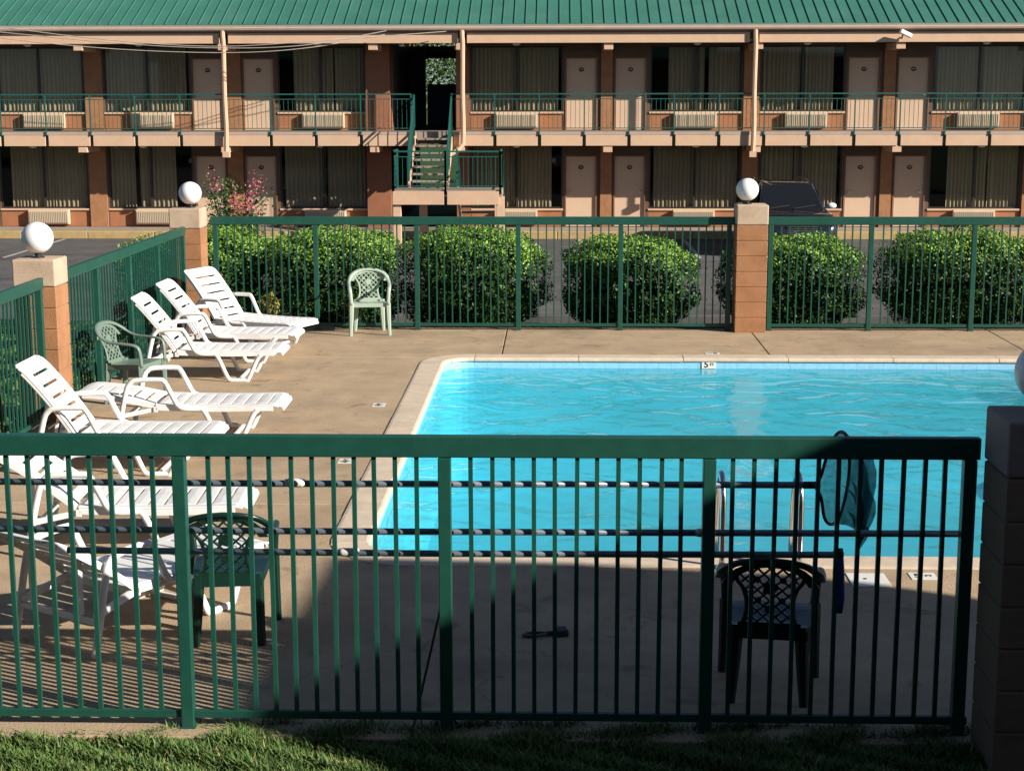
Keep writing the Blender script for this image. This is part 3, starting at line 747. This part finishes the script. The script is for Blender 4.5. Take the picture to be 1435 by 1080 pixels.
def make_window(x0, x1, zf, side):
    z0, z1 = zf+.50, zf+2.25; cx = (x0+x1)/2
    fr_ = MM(); t = .045
    fr_.box(x0,x1,MY+.03,MY+.09,z1-t,z1); fr_.box(x0,x1,MY+.03,MY+.09,z0,z0+t)
    fr_.box(x0,x0+t,MY+.03,MY+.09,z0+t,z1-t); fr_.box(x1-t,x1,MY+.03,MY+.09,z0+t,z1-t); fr_.box(cx-.03,cx+.03,MY+.03,MY+.09,z0+t,z1-t)
    off = (cx,MY,z0)
    w0 = fr_.build('window', bronzeM, off=off); w0.parent = motel; w0.location = (cx-OX,0,z0-OZ)
    MM().box(x0-.02,x1+.02,MY-.035,MY+.03,z0-.05,z0).build('sill', trimM, w0, off=off)
    p = MM(); p.add([(x0+t,MY+.06,z0+t),(cx-.03,MY+.06,z0+t),(cx-.03,MY+.06,z1-t),(x0+t,MY+.06,z1-t)],[(0,1,2,3)])
    p.add([(cx+.03,MY+.06,z0+t),(x1-t,MY+.06,z0+t),(x1-t,MY+.06,z1-t),(cx+.03,MY+.06,z1-t)],[(0,1,2,3)]); p.build('pane', paneM, w0, off=off)
    gap = rnd.choice((.12,.3,.42,.5))
    a0, a1 = (x0+.02, x1-gap) if side == 'R' else (x0+gap, x1-.02)
    mid = (a0+a1)/2 + rnd.uniform(-.15,.15); mg = rnd.choice((.005,.01,.02,.06))
    c = MM()
    for (s_,e_) in ((a0,mid-mg),(mid+mg,a1)):
        n_ = int((e_-s_)/.018); ph = rnd.uniform(0,6); per = rnd.uniform(.10,.125); V = []
        for i in range(n_+1):
            x = s_+(e_-s_)*i/n_; u = (x+.02*math.sin(x*9+ph))/per*2*math.pi+ph
            y = MY+.125+.030*math.sin(u)+.012*math.sin(u*2.3)
            y2 = MY+.125+.022*math.sin(u)+.006*math.sin(u*2.3)
            V += [(x,y,z0-.03),(x,y2,z1+.02)]
        c.add(V, [(2*i,2*i+2,2*i+3,2*i+1) for i in range(n_)])
    c.build('curtain', curtM, w0, off=off, smooth=True)
def make_ac(x0, x1, zf):
    off = (x0,MY,zf); z0, z1 = zf+.07, zf+.47
    o = MM().box(x0,x1,MY-.16,MY,z0,z1).build('air_conditioner', acM, off=off, bevel=.012); o.location = (x0-OX,0,zf-OZ)
    m = MM()
    for i in range(22):
        x = x0+.05+(x1-x0-.1)*i/21; m.box(x-.009,x+.009,MY-.172,MY-.161,z0+.05,z1-.05)
    m.build('grille', acD, o, off=off)
    MM().box(x0+.02,x1-.02,MY-.176,MY-.173,z0+.02,z0+.04).build('trim_strip', brownM, o, off=off)
def make_door(x0, x1, zf, hinge):
    off = (x0,MY,zf); t = .04; zt = zf+1.95
    o = MM().box(x0+t,x1-t,MY+.03,MY+.07,zf+.012,zt-t).build('door', doorM, off=off); o.location = (x0-OX,0,zf-OZ)
    f = MM().box(x0,x0+t,MY-.02,MY+.12,zf,zt).box(x1-t,x1,MY-.02,MY+.12,zf,zt).box(x0+t,x1-t,MY-.02,MY+.12,zt-t,zt)
    f.build('door_frame', brownM, o, off=off)
    cx = (x0+x1)/2; z = zf+1.62
    m = MM()
    ring_ = [(cx+.075*math.cos(a), z+.06*math.sin(a)) for a in [i*math.pi/8 for i in range(16)]]
    k = len(ring_); m.add([(x,MY+.029,zz) for x,zz in ring_]+[(x,MY+.022,zz) for x,zz in ring_], [tuple(range(k,2*k))]+[(i,(i+1)%k,k+(i+1)%k,k+i) for i in range(k)])
    pl = m.build('number_plaque', mat('plaque_brown',(.05,.035,.025),.5), o, off=off)
    MM().box(cx-.035,cx+.045,MY+.018,MY+.021,z-.004,z+.016).build('plaque_bar', doorM, pl, off=off)
    hx = x0+.13 if hinge == 'L' else x1-.13
    m = MM().tube([(hx,MY+.03,zf+.95),(hx,MY-.03,zf+.95),(hx+(.09 if hinge=='L' else -.09),MY-.03,zf+.95)], .014, 8).tube([(hx,MY+.029,zf+.95),(hx,MY+.015,zf+.95)], .035, 12)
    m.build('handle', chromeM, o, off=off)
for zf in (F1,F2):
    for b in bays:
        if b[0] == 'W':
            make_window(b[1],b[2],zf,b[3])
            if b[3] == 'R': a = b[1]+.67
            else: a = b[1]+.66
            if b[1] < -5: a = {-7.62:-6.94,-12.38:-11.62,-15.4:-14.62,-20.2:-19.4}[b[1]]
            make_ac(a, a+1.13, zf)
        elif b[0] == 'D': 
            lf = any(abs(q[1]-b[2]) < .12 and q[0] == 'P' for q in bays)
            make_door(b[1],b[2],zf,'L' if lf else 'R')
# interiors, partitions, back
MM().box(XL,-4.6,MY+1.6,MY+1.8,F1,4.5).box(-2.7,XR,MY+1.6,MY+1.8,F1,4.5).box(XL,XL+.2,MY+.2,MY+1.6,F1,4.5).box(XR-.2,XR,MY+.2,MY+1.6,F1,4.5).build('room_partition', darkM)
MM().box(-4.74,-4.54,MY+.6,MY+9.3,F1,4.34).box(-2.75,-2.55,MY+.6,MY+9.3,F1,4.34).build('breezeway_wall', mat('breeze_wall',(.12,.10,.085),.85))
MM().box(XL,-4.54,MY+9.1,MY+9.3,F1,4.5).box(-2.75,XR,MY+9.1,MY+9.3,F1,4.5).build('rear_wall', orangeM); MM().box(-4.54,-2.75,MY+9.1,MY+9.3,4.12,4.5).build('rear_lintel', brownW)
MM().box(-4.54,-2.75,MY,MY+9.3,1.85,1.98).build('breezeway_floor', concM)
MM().box(-4.54,-4.08,MY+5.5,MY+6.3,F2-.04,4.34).build('linen_closet', mat('closet_grey',(.10,.095,.09),.8))
MM().box(-4.02,-2.80,MY+6.0,MY+6.7,F2-.04,3.28).build('ice_machine', mat('machine_dark',(.03,.03,.035),.5), bevel=.02)
# upper walkway slab and its fascia boards
MM().box(XL,-3.86,EY+.16,MY,1.72,F2-.003).box(-2.78,XR,EY+.16,MY,1.72,F2-.003).box(-3.86,-2.78,EY+.25,MY,1.72,F2-.003).build('walkway_slab', concM)
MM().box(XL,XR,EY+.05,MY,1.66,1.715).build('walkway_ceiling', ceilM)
postsR = [-2.80]+[-1.66+1.18*i for i in range(16)]; postsL = [-3.86,-5.2]+[-6.4-1.2*i for i in range(12)]
def fascia(a, b): MM().box(a+.045,b-.045,EY-.03,EY+.02,1.65,1.935).build('fascia_board', trimM, bevel=.004)
def rail_panel(a, b):
    m = MM(); m.bar((a,EY-.05,F2+.98),(b,EY-.05,F2+.98),.035,.035); m.bar((a,EY-.05,F2+.85),(b,EY-.05,F2+.85),.022,.022); m.bar((a,EY-.05,F2+.09),(b,EY-.05,F2+.09),.022,.022)
    k = max(2, round((b-a)/.118)); 
    for i in range(1,k): x = a+(b-a)*i/k; m.bar((x,EY-.05,F2+.10),(x,EY-.05,F2+.84),.012,.012)
    m.bar((a,EY-.054,1.93),(a,EY-.054,F2+.96),.032,.032); m.bar((a,EY+.02,1.72),(a,EY+.02,1.93),.03,.03)
    m.build('railing_panel', railM)
for P in (postsR,):
    for a, b in zip(P[:-1],P[1:]):
        if b > XR: break
        fascia(a,b); rail_panel(a,b)
for a, b in zip(postsL[:-1],postsL[1:]):
    if b < XL: break
    fascia(b,a); rail_panel(b,a)
MM().bar((-3.86,EY-.05,1.70),(-3.86,EY-.05,F2+.98),.04,.04).build('railing_post', railM); MM().bar((-2.80,EY-.05,1.7),(-2.80,EY-.05,F2+.98),.04,.04).build('railing_post', railM)
MM().box(XL,-3.86,EY-.035,EY+.157,1.94,F2+.0).box(-2.78,XR,EY-.035,EY+.157,1.94,F2+.0).build('slab_edge', gutM)
# beams, eaves, gutter, roof
for a, b in ((XL,-8.9),(-8.66,-2.62),(-2.38,5.0),(5.24,XR)):
    MM().box(a,b,EY-.06,EY+.06,4.31,4.57).build('eave_beam', trimM, bevel=.005)
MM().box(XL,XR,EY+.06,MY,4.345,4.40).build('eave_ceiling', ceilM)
MM().box(XL,XR,EY-.05,EY+.05,4.57,4.66).build('eave_board', brownM)
bc = [1.325,5.23,8.92,12.83,-4.86,-8.83,-12.66,-16.6,-2.58]
for x in bc:
    for zt in (4.31,1.65):
        MM().box(x-.12,x+.12,EY-.0,MY-.06,zt-.17,zt).build('cross_beam', trimM, bevel=.008)
for i, x in enumerate([-14.2,-11.2,-6.4,-1.1,3.7,6.6,11.3]):
    for zt in (4.345,1.66):
        MM().sphere((x,EY+.65,zt-.03), .11, 14, 8, (1,1,.5)).build('ceiling_light', globeM, smooth=True)
gu = MM(); gy = 43.06
pf_ = [(gy+.12,4.64),(gy,4.65),(gy-.015,4.70),(gy+.0,4.73),(gy-.01,4.775),(gy+.015,4.775),(gy+.02,4.67),(gy+.11,4.66)]
gu.add([(XL,y,z) for y,z in pf_]+[(XR,y,z) for y,z in pf_], [tuple(range(8)),tuple(range(8,16))[::-1]]+[(i,(i+1)%8,8+(i+1)%8,8+i) for i in range(8)])
recalc(gu.build('gutter', gutM))
MM().box(XL,XR,gy+.1,EY-.052,4.62,4.645).build('soffit', trimM)
sl_ = math.tan(R(22.5)); ry0 = gy+.02; RL = 6.6
rz = lambda y: 4.80+(y-ry0)*sl_
rf_ = MM(); yb = ry0+RL
rf_.add([(XL-.4,ry0,4.80),(XR+.4,ry0,4.80),(XR+.4,yb,rz(yb)),(XL-.4,yb,rz(yb)),(XL-.4,ry0,4.77),(XR+.4,ry0,4.77),(XR+.4,yb,rz(yb)-.03),(XL-.4,yb,rz(yb)-.03)],
        [(0,1,2,3),(7,6,5,4),(0,4,5,1),(1,5,6,2),(2,6,7,3),(3,7,4,0)])
yc = yb+RL*1.0
rf_.add([(XL-.4,yb,rz(yb)),(XR+.4,yb,rz(yb)),(XR+.4,yc,4.8),(XL-.4,yc,4.8)], [(0,1,2,3)])
x = XL-.3
while x < XR+.4:
    xj = x+rnd.uniform(-.004,.004)
    rf_.add([(xj-.012,ry0-.005,4.803),(xj+.012,ry0-.005,4.803),(xj+.008,ry0-.005,4.826),(xj-.008,ry0-.005,4.826),
             (xj-.012,yb,rz(yb)+.003),(xj+.012,yb,rz(yb)+.003),(xj+.012,yb,rz(yb)+.026),(xj-.012,yb,rz(yb)+.026)],
            [(0,3,2,1),(4,5,6,7),(0,1,5,4),(1,2,6,5),(2,3,7,6),(3,0,4,7)])
    x += .295
rf_.build('roof', roofM)
for x in (-8.78,-2.50,5.13):
    m = MM(); zb = 1.42 if x != -2.50 else 1.62
    m.tube(bez([(x,gy+.05,4.66),(x,EY-.14,4.5),(x+.01,EY-.14,4.2),(x,EY-.14,3.0),(x+.015,EY-.14,2.2),(x,EY-.14,zb+.05)],4), .062, 8, flat=.8)
    if x == -2.50: m.tube([(x,EY-.14,zb+.07),(x-.12,EY-.2,zb-.08),(x-.38,EY-.25,zb-.22)], .06, 8)
    else: m.box(x-.09,x+.09,EY-.22,EY-.06,zb-.06,zb+.09)
    m.build('downspout', trimM, smooth=False)
# security camera on the beam
sc_ = empty('security_camera', (8.9,EY-.06,4.45), 0, 'white security camera on the eave beam above the right-hand doors', 'security camera')
MB().box(-.17,.17,-.30,-.16,.02,.13).build('housing', camW, sc_, bevel=.02).rotation_euler = (0,R(24),R(10))
MB().tube([(0,0,-.02),(0,-.1,-.05),(.0,-.22,.04)], .022, 8).build('bracket', trimM, sc_)
# staircase
st = empty('staircase', (-3.3,41.6,-.8), 0, 'green railed exterior staircase with a tan landing in front of the breezeway', 'staircase')
def SM(): return MB()
def sb(m, name, mt, **k):
    m.v = [(x+3.3,y-41.6,z+.8) for x,y,z in m.v]; return m.build(name, mt, st, **k)
LZ, LY0, LY1 = .66, 40.35, 41.5
sb(SM().box(-4.1,-1.38,LY0+.05,LY1,LZ-.16,LZ), 'landing', concM)
for a, b in ((-4.1,-2.82),(-2.74,-1.45)): sb(SM().box(a,b,LY0,LY0+.05,LZ-.36,LZ-.03), 'landing_fascia', trimM, bevel=.004)
for x, y in ((-4.0,LY0+.12),(-3.42,LY1-.12),(-1.42,LY0+.12),(-1.50,LY1-.1)):
    sb(SM().box(x-.10,x+.10,y-.06,y+.10,-.8,LZ-.16), 'landing_post', trimM, bevel=.008)
NS = 7; run = (EY+.25-LY1)/NS; rise = (F2-LZ)/(NS+1)
for i in range(NS):
    z = LZ+rise*(i+1); y = LY1+run*i
    sb(SM().box(-3.72,-2.86,y,y+run+.03,z-.05,z), 'tread', concM, bevel=.006)
for x in (-3.78,-2.80): 
    sb(SM().bar((x,LY1-.05,LZ+.02),(x,EY+.2,F2-.08),.05,.2), 'stringer', trimM)
for i in range(NS):
    z = LZ-rise*(i+1)*1.0; y = LY1+run*i
    sb(SM().box(-2.5,-1.5,y,y+run+.03,z-.05,z), 'tread', concM, bevel=.006)
for x in (-2.55,-1.44): sb(SM().bar((x,LY1-.05,LZ-.05),(x,EY+.2,-.55),.05,.2), 'stringer', trimM)
def stair_rail(p0, p1, nb, name='railing'):
    m = SM(); a, b = Vector(p0), Vector(p1)
    for dz, w_ in ((.95,.04),(.82,.022),(.10,.022)): m.bar(a+Vector((0,0,dz)), b+Vector((0,0,dz)), w_, w_)
    for i in range(1,nb): q = a.lerp(b, i/nb); m.bar(q+Vector((0,0,.1)), q+Vector((0,0,.82)), .012, .012, (0,1,0))
    for q in (a,b): m.bar(q+Vector((0,0,-.1)), q+Vector((0,0,.97)), .045, .045, (0,1,0))
    sb(m, name, railM)
stair_rail((-3.79,LY1,LZ),(-3.79,EY,F2),14); stair_rail((-2.80,LY1,LZ),(-2.80,EY,F2),14)
stair_rail((-4.08,LY0+.03,LZ),(-4.08,LY1,LZ),9); stair_rail((-4.08,LY0+.03,LZ),(-2.78,LY0+.03,LZ),11); stair_rail((-2.78,LY0+.03,LZ),(-1.42,LY0+.03,LZ),12); stair_rail((-1.42,LY0+.03,LZ),(-1.42,LY1,LZ),9)
stair_rail((-1.42,LY1,LZ),(-1.42,EY+.1,-.55),16); stair_rail((-2.56,LY1,LZ),(-2.56,EY+.1,-.55),16)

# sagging cables in front of the eave
CB = [((-16,42.5,4.75),(-11.5,42.5,4.32),(-8.8,42.5,4.18),(-6.5,42.5,4.25),(-4.45,42.9,4.62)),
      ((-16,42.4,4.62),(-12,42.4,4.2),(-8.8,42.4,4.06),(-6.6,42.4,4.16),(-4.5,42.9,4.52)),
      ((-16,42.3,4.95),(-12.2,42.3,4.45),(-9.0,42.3,4.22),(-6.4,42.3,4.33),(-2.9,42.95,4.60))]
for pts, lb in zip(CB, ('middle of three thin cables sagging under the motel eave at the left','lowest of three thin cables sagging under the motel eave at the left','highest of three thin cables sagging under the motel eave, reaching the breezeway downspout')):
    o = MB().tube(bez([Vector(p)-Vector(pts[0]) for p in pts],6), .011, 5).build('cable', wireM); o.location = pts[0]
    tag(o, lb, 'cable', 'cables under the motel eave')

# ------------------------------------------------------------------ shrubs and trees
GB = 'clipped round shrubs behind the far fence'
def dome_points(n, rx, ry, zc, rz_, seed, flat=1.0):
    rg = np.random.default_rng(seed); d = rg.normal(0,1,(n,3)); d /= np.linalg.norm(d,axis=1)[:,None]
    pw = np.sign(d)*np.abs(d)**np.array([.85,.85,.62])
    lump = 1+.07*np.sin(d[:,0]*5+seed)*np.cos(d[:,2]*6)+.06*np.sin(d[:,1]*9+seed*2+d[:,0]*7+seed)+.03*np.sin(d[:,2]*13+d[:,0]*11)
    rad = lump*(1-np.abs(rg.normal(0,.075,n))+(rg.random(n)<.03)*rg.uniform(0,.10,n))
    P = pw*rad[:,None]*np.array([rx,ry,rz_])*1.02; P[:,2] += zc
    return P, d
def shrub(name, x, y, rx, ry, h, seed, label, n=24000, m=leafM, group=GB, size=.043):
    z0 = gz(x,y); root = empty(name, (x,y,z0), 0, label, 'shrub', group)
    P, d = dome_points(n, rx, ry, h*.52, h*.52, seed)
    k = P[:,2] > .06; P, d = P[k], d[k]
    # paler leaf colour paints the sunlit top; flanks keep the dark leaf
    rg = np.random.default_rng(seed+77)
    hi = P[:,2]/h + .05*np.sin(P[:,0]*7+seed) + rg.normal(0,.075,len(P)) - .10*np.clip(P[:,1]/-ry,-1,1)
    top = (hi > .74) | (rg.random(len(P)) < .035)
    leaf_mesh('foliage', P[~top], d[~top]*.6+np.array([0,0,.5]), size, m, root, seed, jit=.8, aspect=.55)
    if m is leafM: leaf_mesh('sunlit_top_leaves', P[top]+np.array([0,0,.012]), d[top], size*.95, sunTopM, root, seed+5, jit=.8, aspect=.55)
    # inner twigs + leaf body so nothing shows straight through
    P2, d2 = dome_points(n//3, rx*.72, ry*.72, h*.5, h*.44, seed+50)
    leaf_mesh('inner_foliage', P2, d2, size*2.2, m, root, seed+9, jit=.8, aspect=.8)
    mb = MB()
    for i in range(9):
        a = i*2.4; mb.tube(bez([(.1*math.cos(a),.1*math.sin(a),-.1),(rx*.3*math.cos(a),ry*.3*math.sin(a),h*.3),(rx*.6*math.cos(a),ry*.6*math.sin(a),h*.62)],3), [.03]*3+[.02]*3+[.01], 6)
    mb.build('stems', twigM, root)
    return root
SB = [(-4.95,23.3,.95,.9,1.33,'at the far left behind the pillar and raised loungers'),
      (-3.17,23.0,.97,.95,1.31,'directly behind the pale mint chair'),
      (-1.16,23.0,1.0,.95,1.34,'second to the left of the central pillar'),
      (1.03,23.0,.95,.93,1.22,'left of the central pillar, standing clear on both sides'),
      (3.33,23.0,1.0,.95,1.25,'immediately right of the central pillar, below the parked car'),
      (5.65,23.0,1.06,.98,1.32,'at the right edge of the picture'),
      (7.4,23.1,1.0,.95,1.28,'the one cut off by the right edge')]
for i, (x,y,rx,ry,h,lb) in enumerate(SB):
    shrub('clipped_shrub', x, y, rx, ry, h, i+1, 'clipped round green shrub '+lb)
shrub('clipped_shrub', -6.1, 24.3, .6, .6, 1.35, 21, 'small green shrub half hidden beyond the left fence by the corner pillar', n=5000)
shrub('yellow_shrub', -3.95, 21.95, .16, .14, .42, 31, 'small yellowing plant at the foot of the far fence', n=500, m=leafY, group='weeds', size=.05)
# crape myrtle
cm = empty('flowering_shrub', (-5.05,25.2,gz(-5.05,25.2)), 0, 'tall loose shrub with pink blossoms behind the far left corner pillar', 'shrub')
mb = MB()
rg = np.random.default_rng(5)
tips = []
for i in range(13):
    a = i*2.39; r_ = .18+.32*rg.random(); hh = 1.9+.65*rg.random()
    tip = (r_*.85*math.cos(a), r_*.85*math.sin(a), hh*.95); tips.append(tip)
    mb.tube(bez([(.05*math.cos(a),.05*math.sin(a),0),(tip[0]*.35,tip[1]*.35,hh*.5),tip],4), [.022]*4+[.014]*4+[.006], 6)
mb.build('stems', barkM, cm)
T = np.array(tips); P = []
for t in T:
    q = np.outer(rg.uniform(.4,1.0,420), t); q[:,:2] += rg.normal(0,.11,(420,2)); q[:,2] += rg.normal(0,.07,420); P.append(q)
P = np.vstack(P); leaf_mesh('foliage', P, rg.normal(0,1,P.shape), .055, leafM, cm, 3, aspect=.5)
P = []
for t in T[[0,2,3,5,7,8,10,11]]:
    q = t+rg.normal(0,1,(70,3))*np.array([.055,.055,.10])+np.array([0,0,.05]); P.append(q)
P = np.vstack(P); leaf_mesh('blossoms', P, rg.normal(0,1,P.shape), .035, pinkM, cm, 4, aspect=.8)
# trees seen through the breezeway and beyond the motel
def tree(x, y, h, cr, seed, label):
    root = empty('tree', (x,y,-.8), 0, label, 'tree', 'trees beyond the motel'); rg = np.random.default_rng(seed)
    mb = MB(); mb.tube(bez([(0,0,0),(.1,.05,h*.25),(0,.1,h*.5),(.1,0,h*.8)],5), [.28-.014*i for i in range(16)], 10); cl = []
    for i in range(16):
        a = i*2.4; z = h*(.3+.6*i/16); r_ = cr*(.45+.5*rg.random())*(1.1-.5*i/16); t = (r_*math.cos(a), r_*math.sin(a), z+.6); cl.append(t)
        mb.tube(bez([(0,.05,z*.75),(t[0]*.5,t[1]*.5,z),t],3), [.10]*3+[.06]*3+[.02], 6)
    mb.build('trunk', barkM, root); P = []; D = []
    for c in cl:
        for q in range(3):
            cc = np.array(c)+rg.normal(0,cr*.22,3); d = rg.normal(0,1,(900,3)); d /= np.linalg.norm(d,axis=1)[:,None]
            P.append(cc+d*(cr*.3)*rg.uniform(.5,1.1,900)[:,None]); D.append(d)
    leaf_mesh('crown', np.vstack(P), np.vstack(D), .11, leafT, root, seed, aspect=.6); return root
tree(-5.6,62,8.5,3.2,41,'leafy tree glimpsed through the upper breezeway opening')
tree(-1.2,68,9.0,3.4,42,'leafy tree farther back, partly seen through the breezeway')
tree(-9.5,66,8.0,3.2,43,'leafy tree hidden mostly behind the left part of the motel')

# ------------------------------------------------------------------ parked car, nose towards the pool
car = empty('parked_car', (5.62,40.4,-.796), R(3), 'black car parked nose-out before the motel, behind the central pillar lamp', 'car')
def loft(sections, name, m, cap=True, bevel=0, smooth=True):
    n_ = len(sections[0]); mb = MB()
    for s_ in sections: mb.v += [tuple(p) for p in s_]
    for j in range(len(sections)-1):
        for i in range(n_): a = j*n_+i; b = j*n_+(i+1)%n_; mb.f.append((a,b,b+n_,a+n_))
    if cap: mb.f.append(tuple(range(n_))[::-1]); mb.f.append(tuple((len(sections)-1)*n_+i for i in range(n_)))
    o = mb.build(name, m, car, bevel=bevel, smooth=smooth); return recalc(o)
def sec(y, hw_, z0, z1, r_=.1):
    P = []
    for (cx, cz, a0) in ((hw_-r_,z1-r_,0),(-hw_+r_,z1-r_,90),(-hw_+r_,z0+r_,180),(hw_-r_,z0+r_,270)):
        for k in range(5): a = R(a0+22.5*k); P.append((cx+r_*math.cos(a), y, cz+r_*math.sin(a)))
    return P
# y negative = front
loft([sec(-2.30,.66,.30,.66),sec(-2.22,.80,.24,.80),sec(-2.0,.87,.22,.92),sec(-1.5,.90,.22,1.00),sec(-.95,.91,.22,1.05),sec(0,.91,.22,1.06),sec(1.3,.91,.22,1.07),sec(1.9,.88,.24,1.08),sec(2.2,.80,.30,1.02)], 'body', carM)
def csec(y, hb, ht, z0, z1):
    return [(hb,y,z0),(hb*.5+ht*.5+.02,y,(z0+z1)/2),(ht,y,z1-.06),(ht-.10,y,z1),(-ht+.10,y,z1),(-ht,y,z1-.06),(-hb*.5-ht*.5-.02,y,(z0+z1)/2),(-hb,y,z0)]
loft([csec(-.98,.80,.78,1.0,1.06),csec(-.6,.80,.70,1.0,1.36),csec(-.25,.80,.66,1.0,1.62),csec(.1,.80,.64,1.0,1.67),csec(1.2,.80,.64,1.0,1.66),csec(1.7,.78,.62,1.0,1.56),csec(2.05,.74,.62,1.0,1.08)], 'cabin', carM)
mb = MB().add([(-.745,-.985,1.07),(.745,-.985,1.07),(.60,-.285,1.60),(-.60,-.285,1.60)], [(0,1,2,3)])
o = mb.build('windshield', glassK, car)
for sx in (-1,1):
    mb = MB().add([(sx*.822,-.75,1.09),(sx*.822,.2,1.09),(sx*.69,.15,1.56),(sx*.69,-.3,1.54)],[(0,1,2,3)]).add([(sx*.822,.28,1.09),(sx*.822,1.3,1.09),(sx*.69,1.2,1.55),(sx*.69,.25,1.56)],[(0,1,2,3)])
    mb.build('side_window', glassK, car)
    mb = MB().tube([(sx*.78,-.98,1.06),(sx*.68,-.55,1.38),(sx*.625,-.26,1.625)], .016, 6).build('window_trim', chromeM, car)
    mb = MB().sphere((sx*1.02,-.72,1.12), .12, 12, 8, (1,.6,.62)); mb.tube([(sx*.85,-.70,1.06),(sx*.98,-.72,1.10)], .03, 6)
    mb.build('mirror', camW if sx > 0 else carM, car, smooth=True)
    MB().sphere((sx*.60,-2.16,.76), .15, 14, 8, (1.1,.45,.55)).build('headlight', lampM, car, smooth=True)
    for y in (-1.42,1.40):
        wv = MB().tube([(sx*.70,y,.33),(sx*.91,y,.33)], .33, 24).build('wheel', tyreM, car, smooth=False)
        MB().tube([(sx*.905,y,.33),(sx*.925,y,.33)], .20, 18).build('rim', chromeM, wv)
mb = MB()
for i in range(4): mb.box(-.36,.36,-2.315,-2.26,.60+.045*i,.615+.045*i)
mb.build('grille', chromeM, car)
for x0_, x1_ in ((-.55,-.05),(.05,.58)): MB().bar((x0_,-1.0,1.075),(x1_,-.90,1.15),.015,.012).build('wiper', blkM, car)
for sx in (-.55,.55): MB().tube([(sx,-.1,1.67),(sx,-.02,1.72),(sx,1.1,1.72),(sx,1.2,1.67)], .018, 6).build('roof_rail', chromeM, car)
MB().box(-.16,.16,-2.335,-2.32,.40,.50).build('licence_plate', tileW, car)
MB().box(-.78,.78,-2.34,-2.22,.28,.36).build('bumper', blkM, car, bevel=.02)

# ------------------------------------------------------------------ unseen wing on the viewer's side, roof shaped to shade the near deck
wg = empty('unseen_wing', (8.6,-2,0), 0, 'unseen wing to the right of the viewer, its roof shaped to shade the near deck', 'building')
def wm(m, name, mt, **k):
    m.v = [(x-8.6,y+2,z) for x,y,z in m.v]; return m.build(name, mt, wg, **k)
rp = [(9.05,-12),(9.05,2.35),(8.20,2.85),(8.36,5.72),(10.0,5.62),(11.4,5.42),(12.1,5.15),(12.7,4.7),(16,1.5),(20,-2),(20,-12)]  # edges and notch drawn to fit the shadow edge on deck and grass
wm(MB().disc_prism(rp, 4.8, 5.0), 'roof', roofM)
wm(MB().box(9.4,18,-11.5,1.2,-.04,4.8), 'wall', orangeM)
wm(MB().box(9.0,9.2,2.9,3.1,-.04,4.8), 'column', trimM)

# the viewer's own building: walkway, roof and rear wall around and behind the camera
vb = empty('motel_block', (0,-1.5,0), 0, 'motel block the photograph is taken from, behind the viewer', 'building')
def vm(m, name, mt, **k):
    m.v = [(x,y+1.5,z) for x,y,z in m.v]; return m.build(name, mt, vb, **k)
vm(MB().box(-22,8.6,-.9,.6,1.35,1.6), 'walkway_slab', concM)
vm(MB().box(-22,8.6,-12,-1.0,-.05,4.6), 'wall', orangeM)
vm(MB().add([(-22,1.2,4.75),(8.6,1.2,4.75),(8.6,-5.2,7.4),(-22,-5.2,7.4),(-22,-12,4.75),(8.6,-12,4.75),(-22,1.2,4.6),(8.6,1.2,4.6),(-22,-12,4.6),(8.6,-12,4.6)],
   [(0,1,2,3),(3,2,5,4),(0,6,7,1),(6,8,9,7),(4,5,9,8),(0,3,4,8,6),(1,7,9,5,2)]), 'roof', roofM)
for o in bpy.data.objects:
    if o.type == 'MESH' and o.parent is None and 'kind' not in o and 'label' not in o: print('UNTAGGED', o.name)
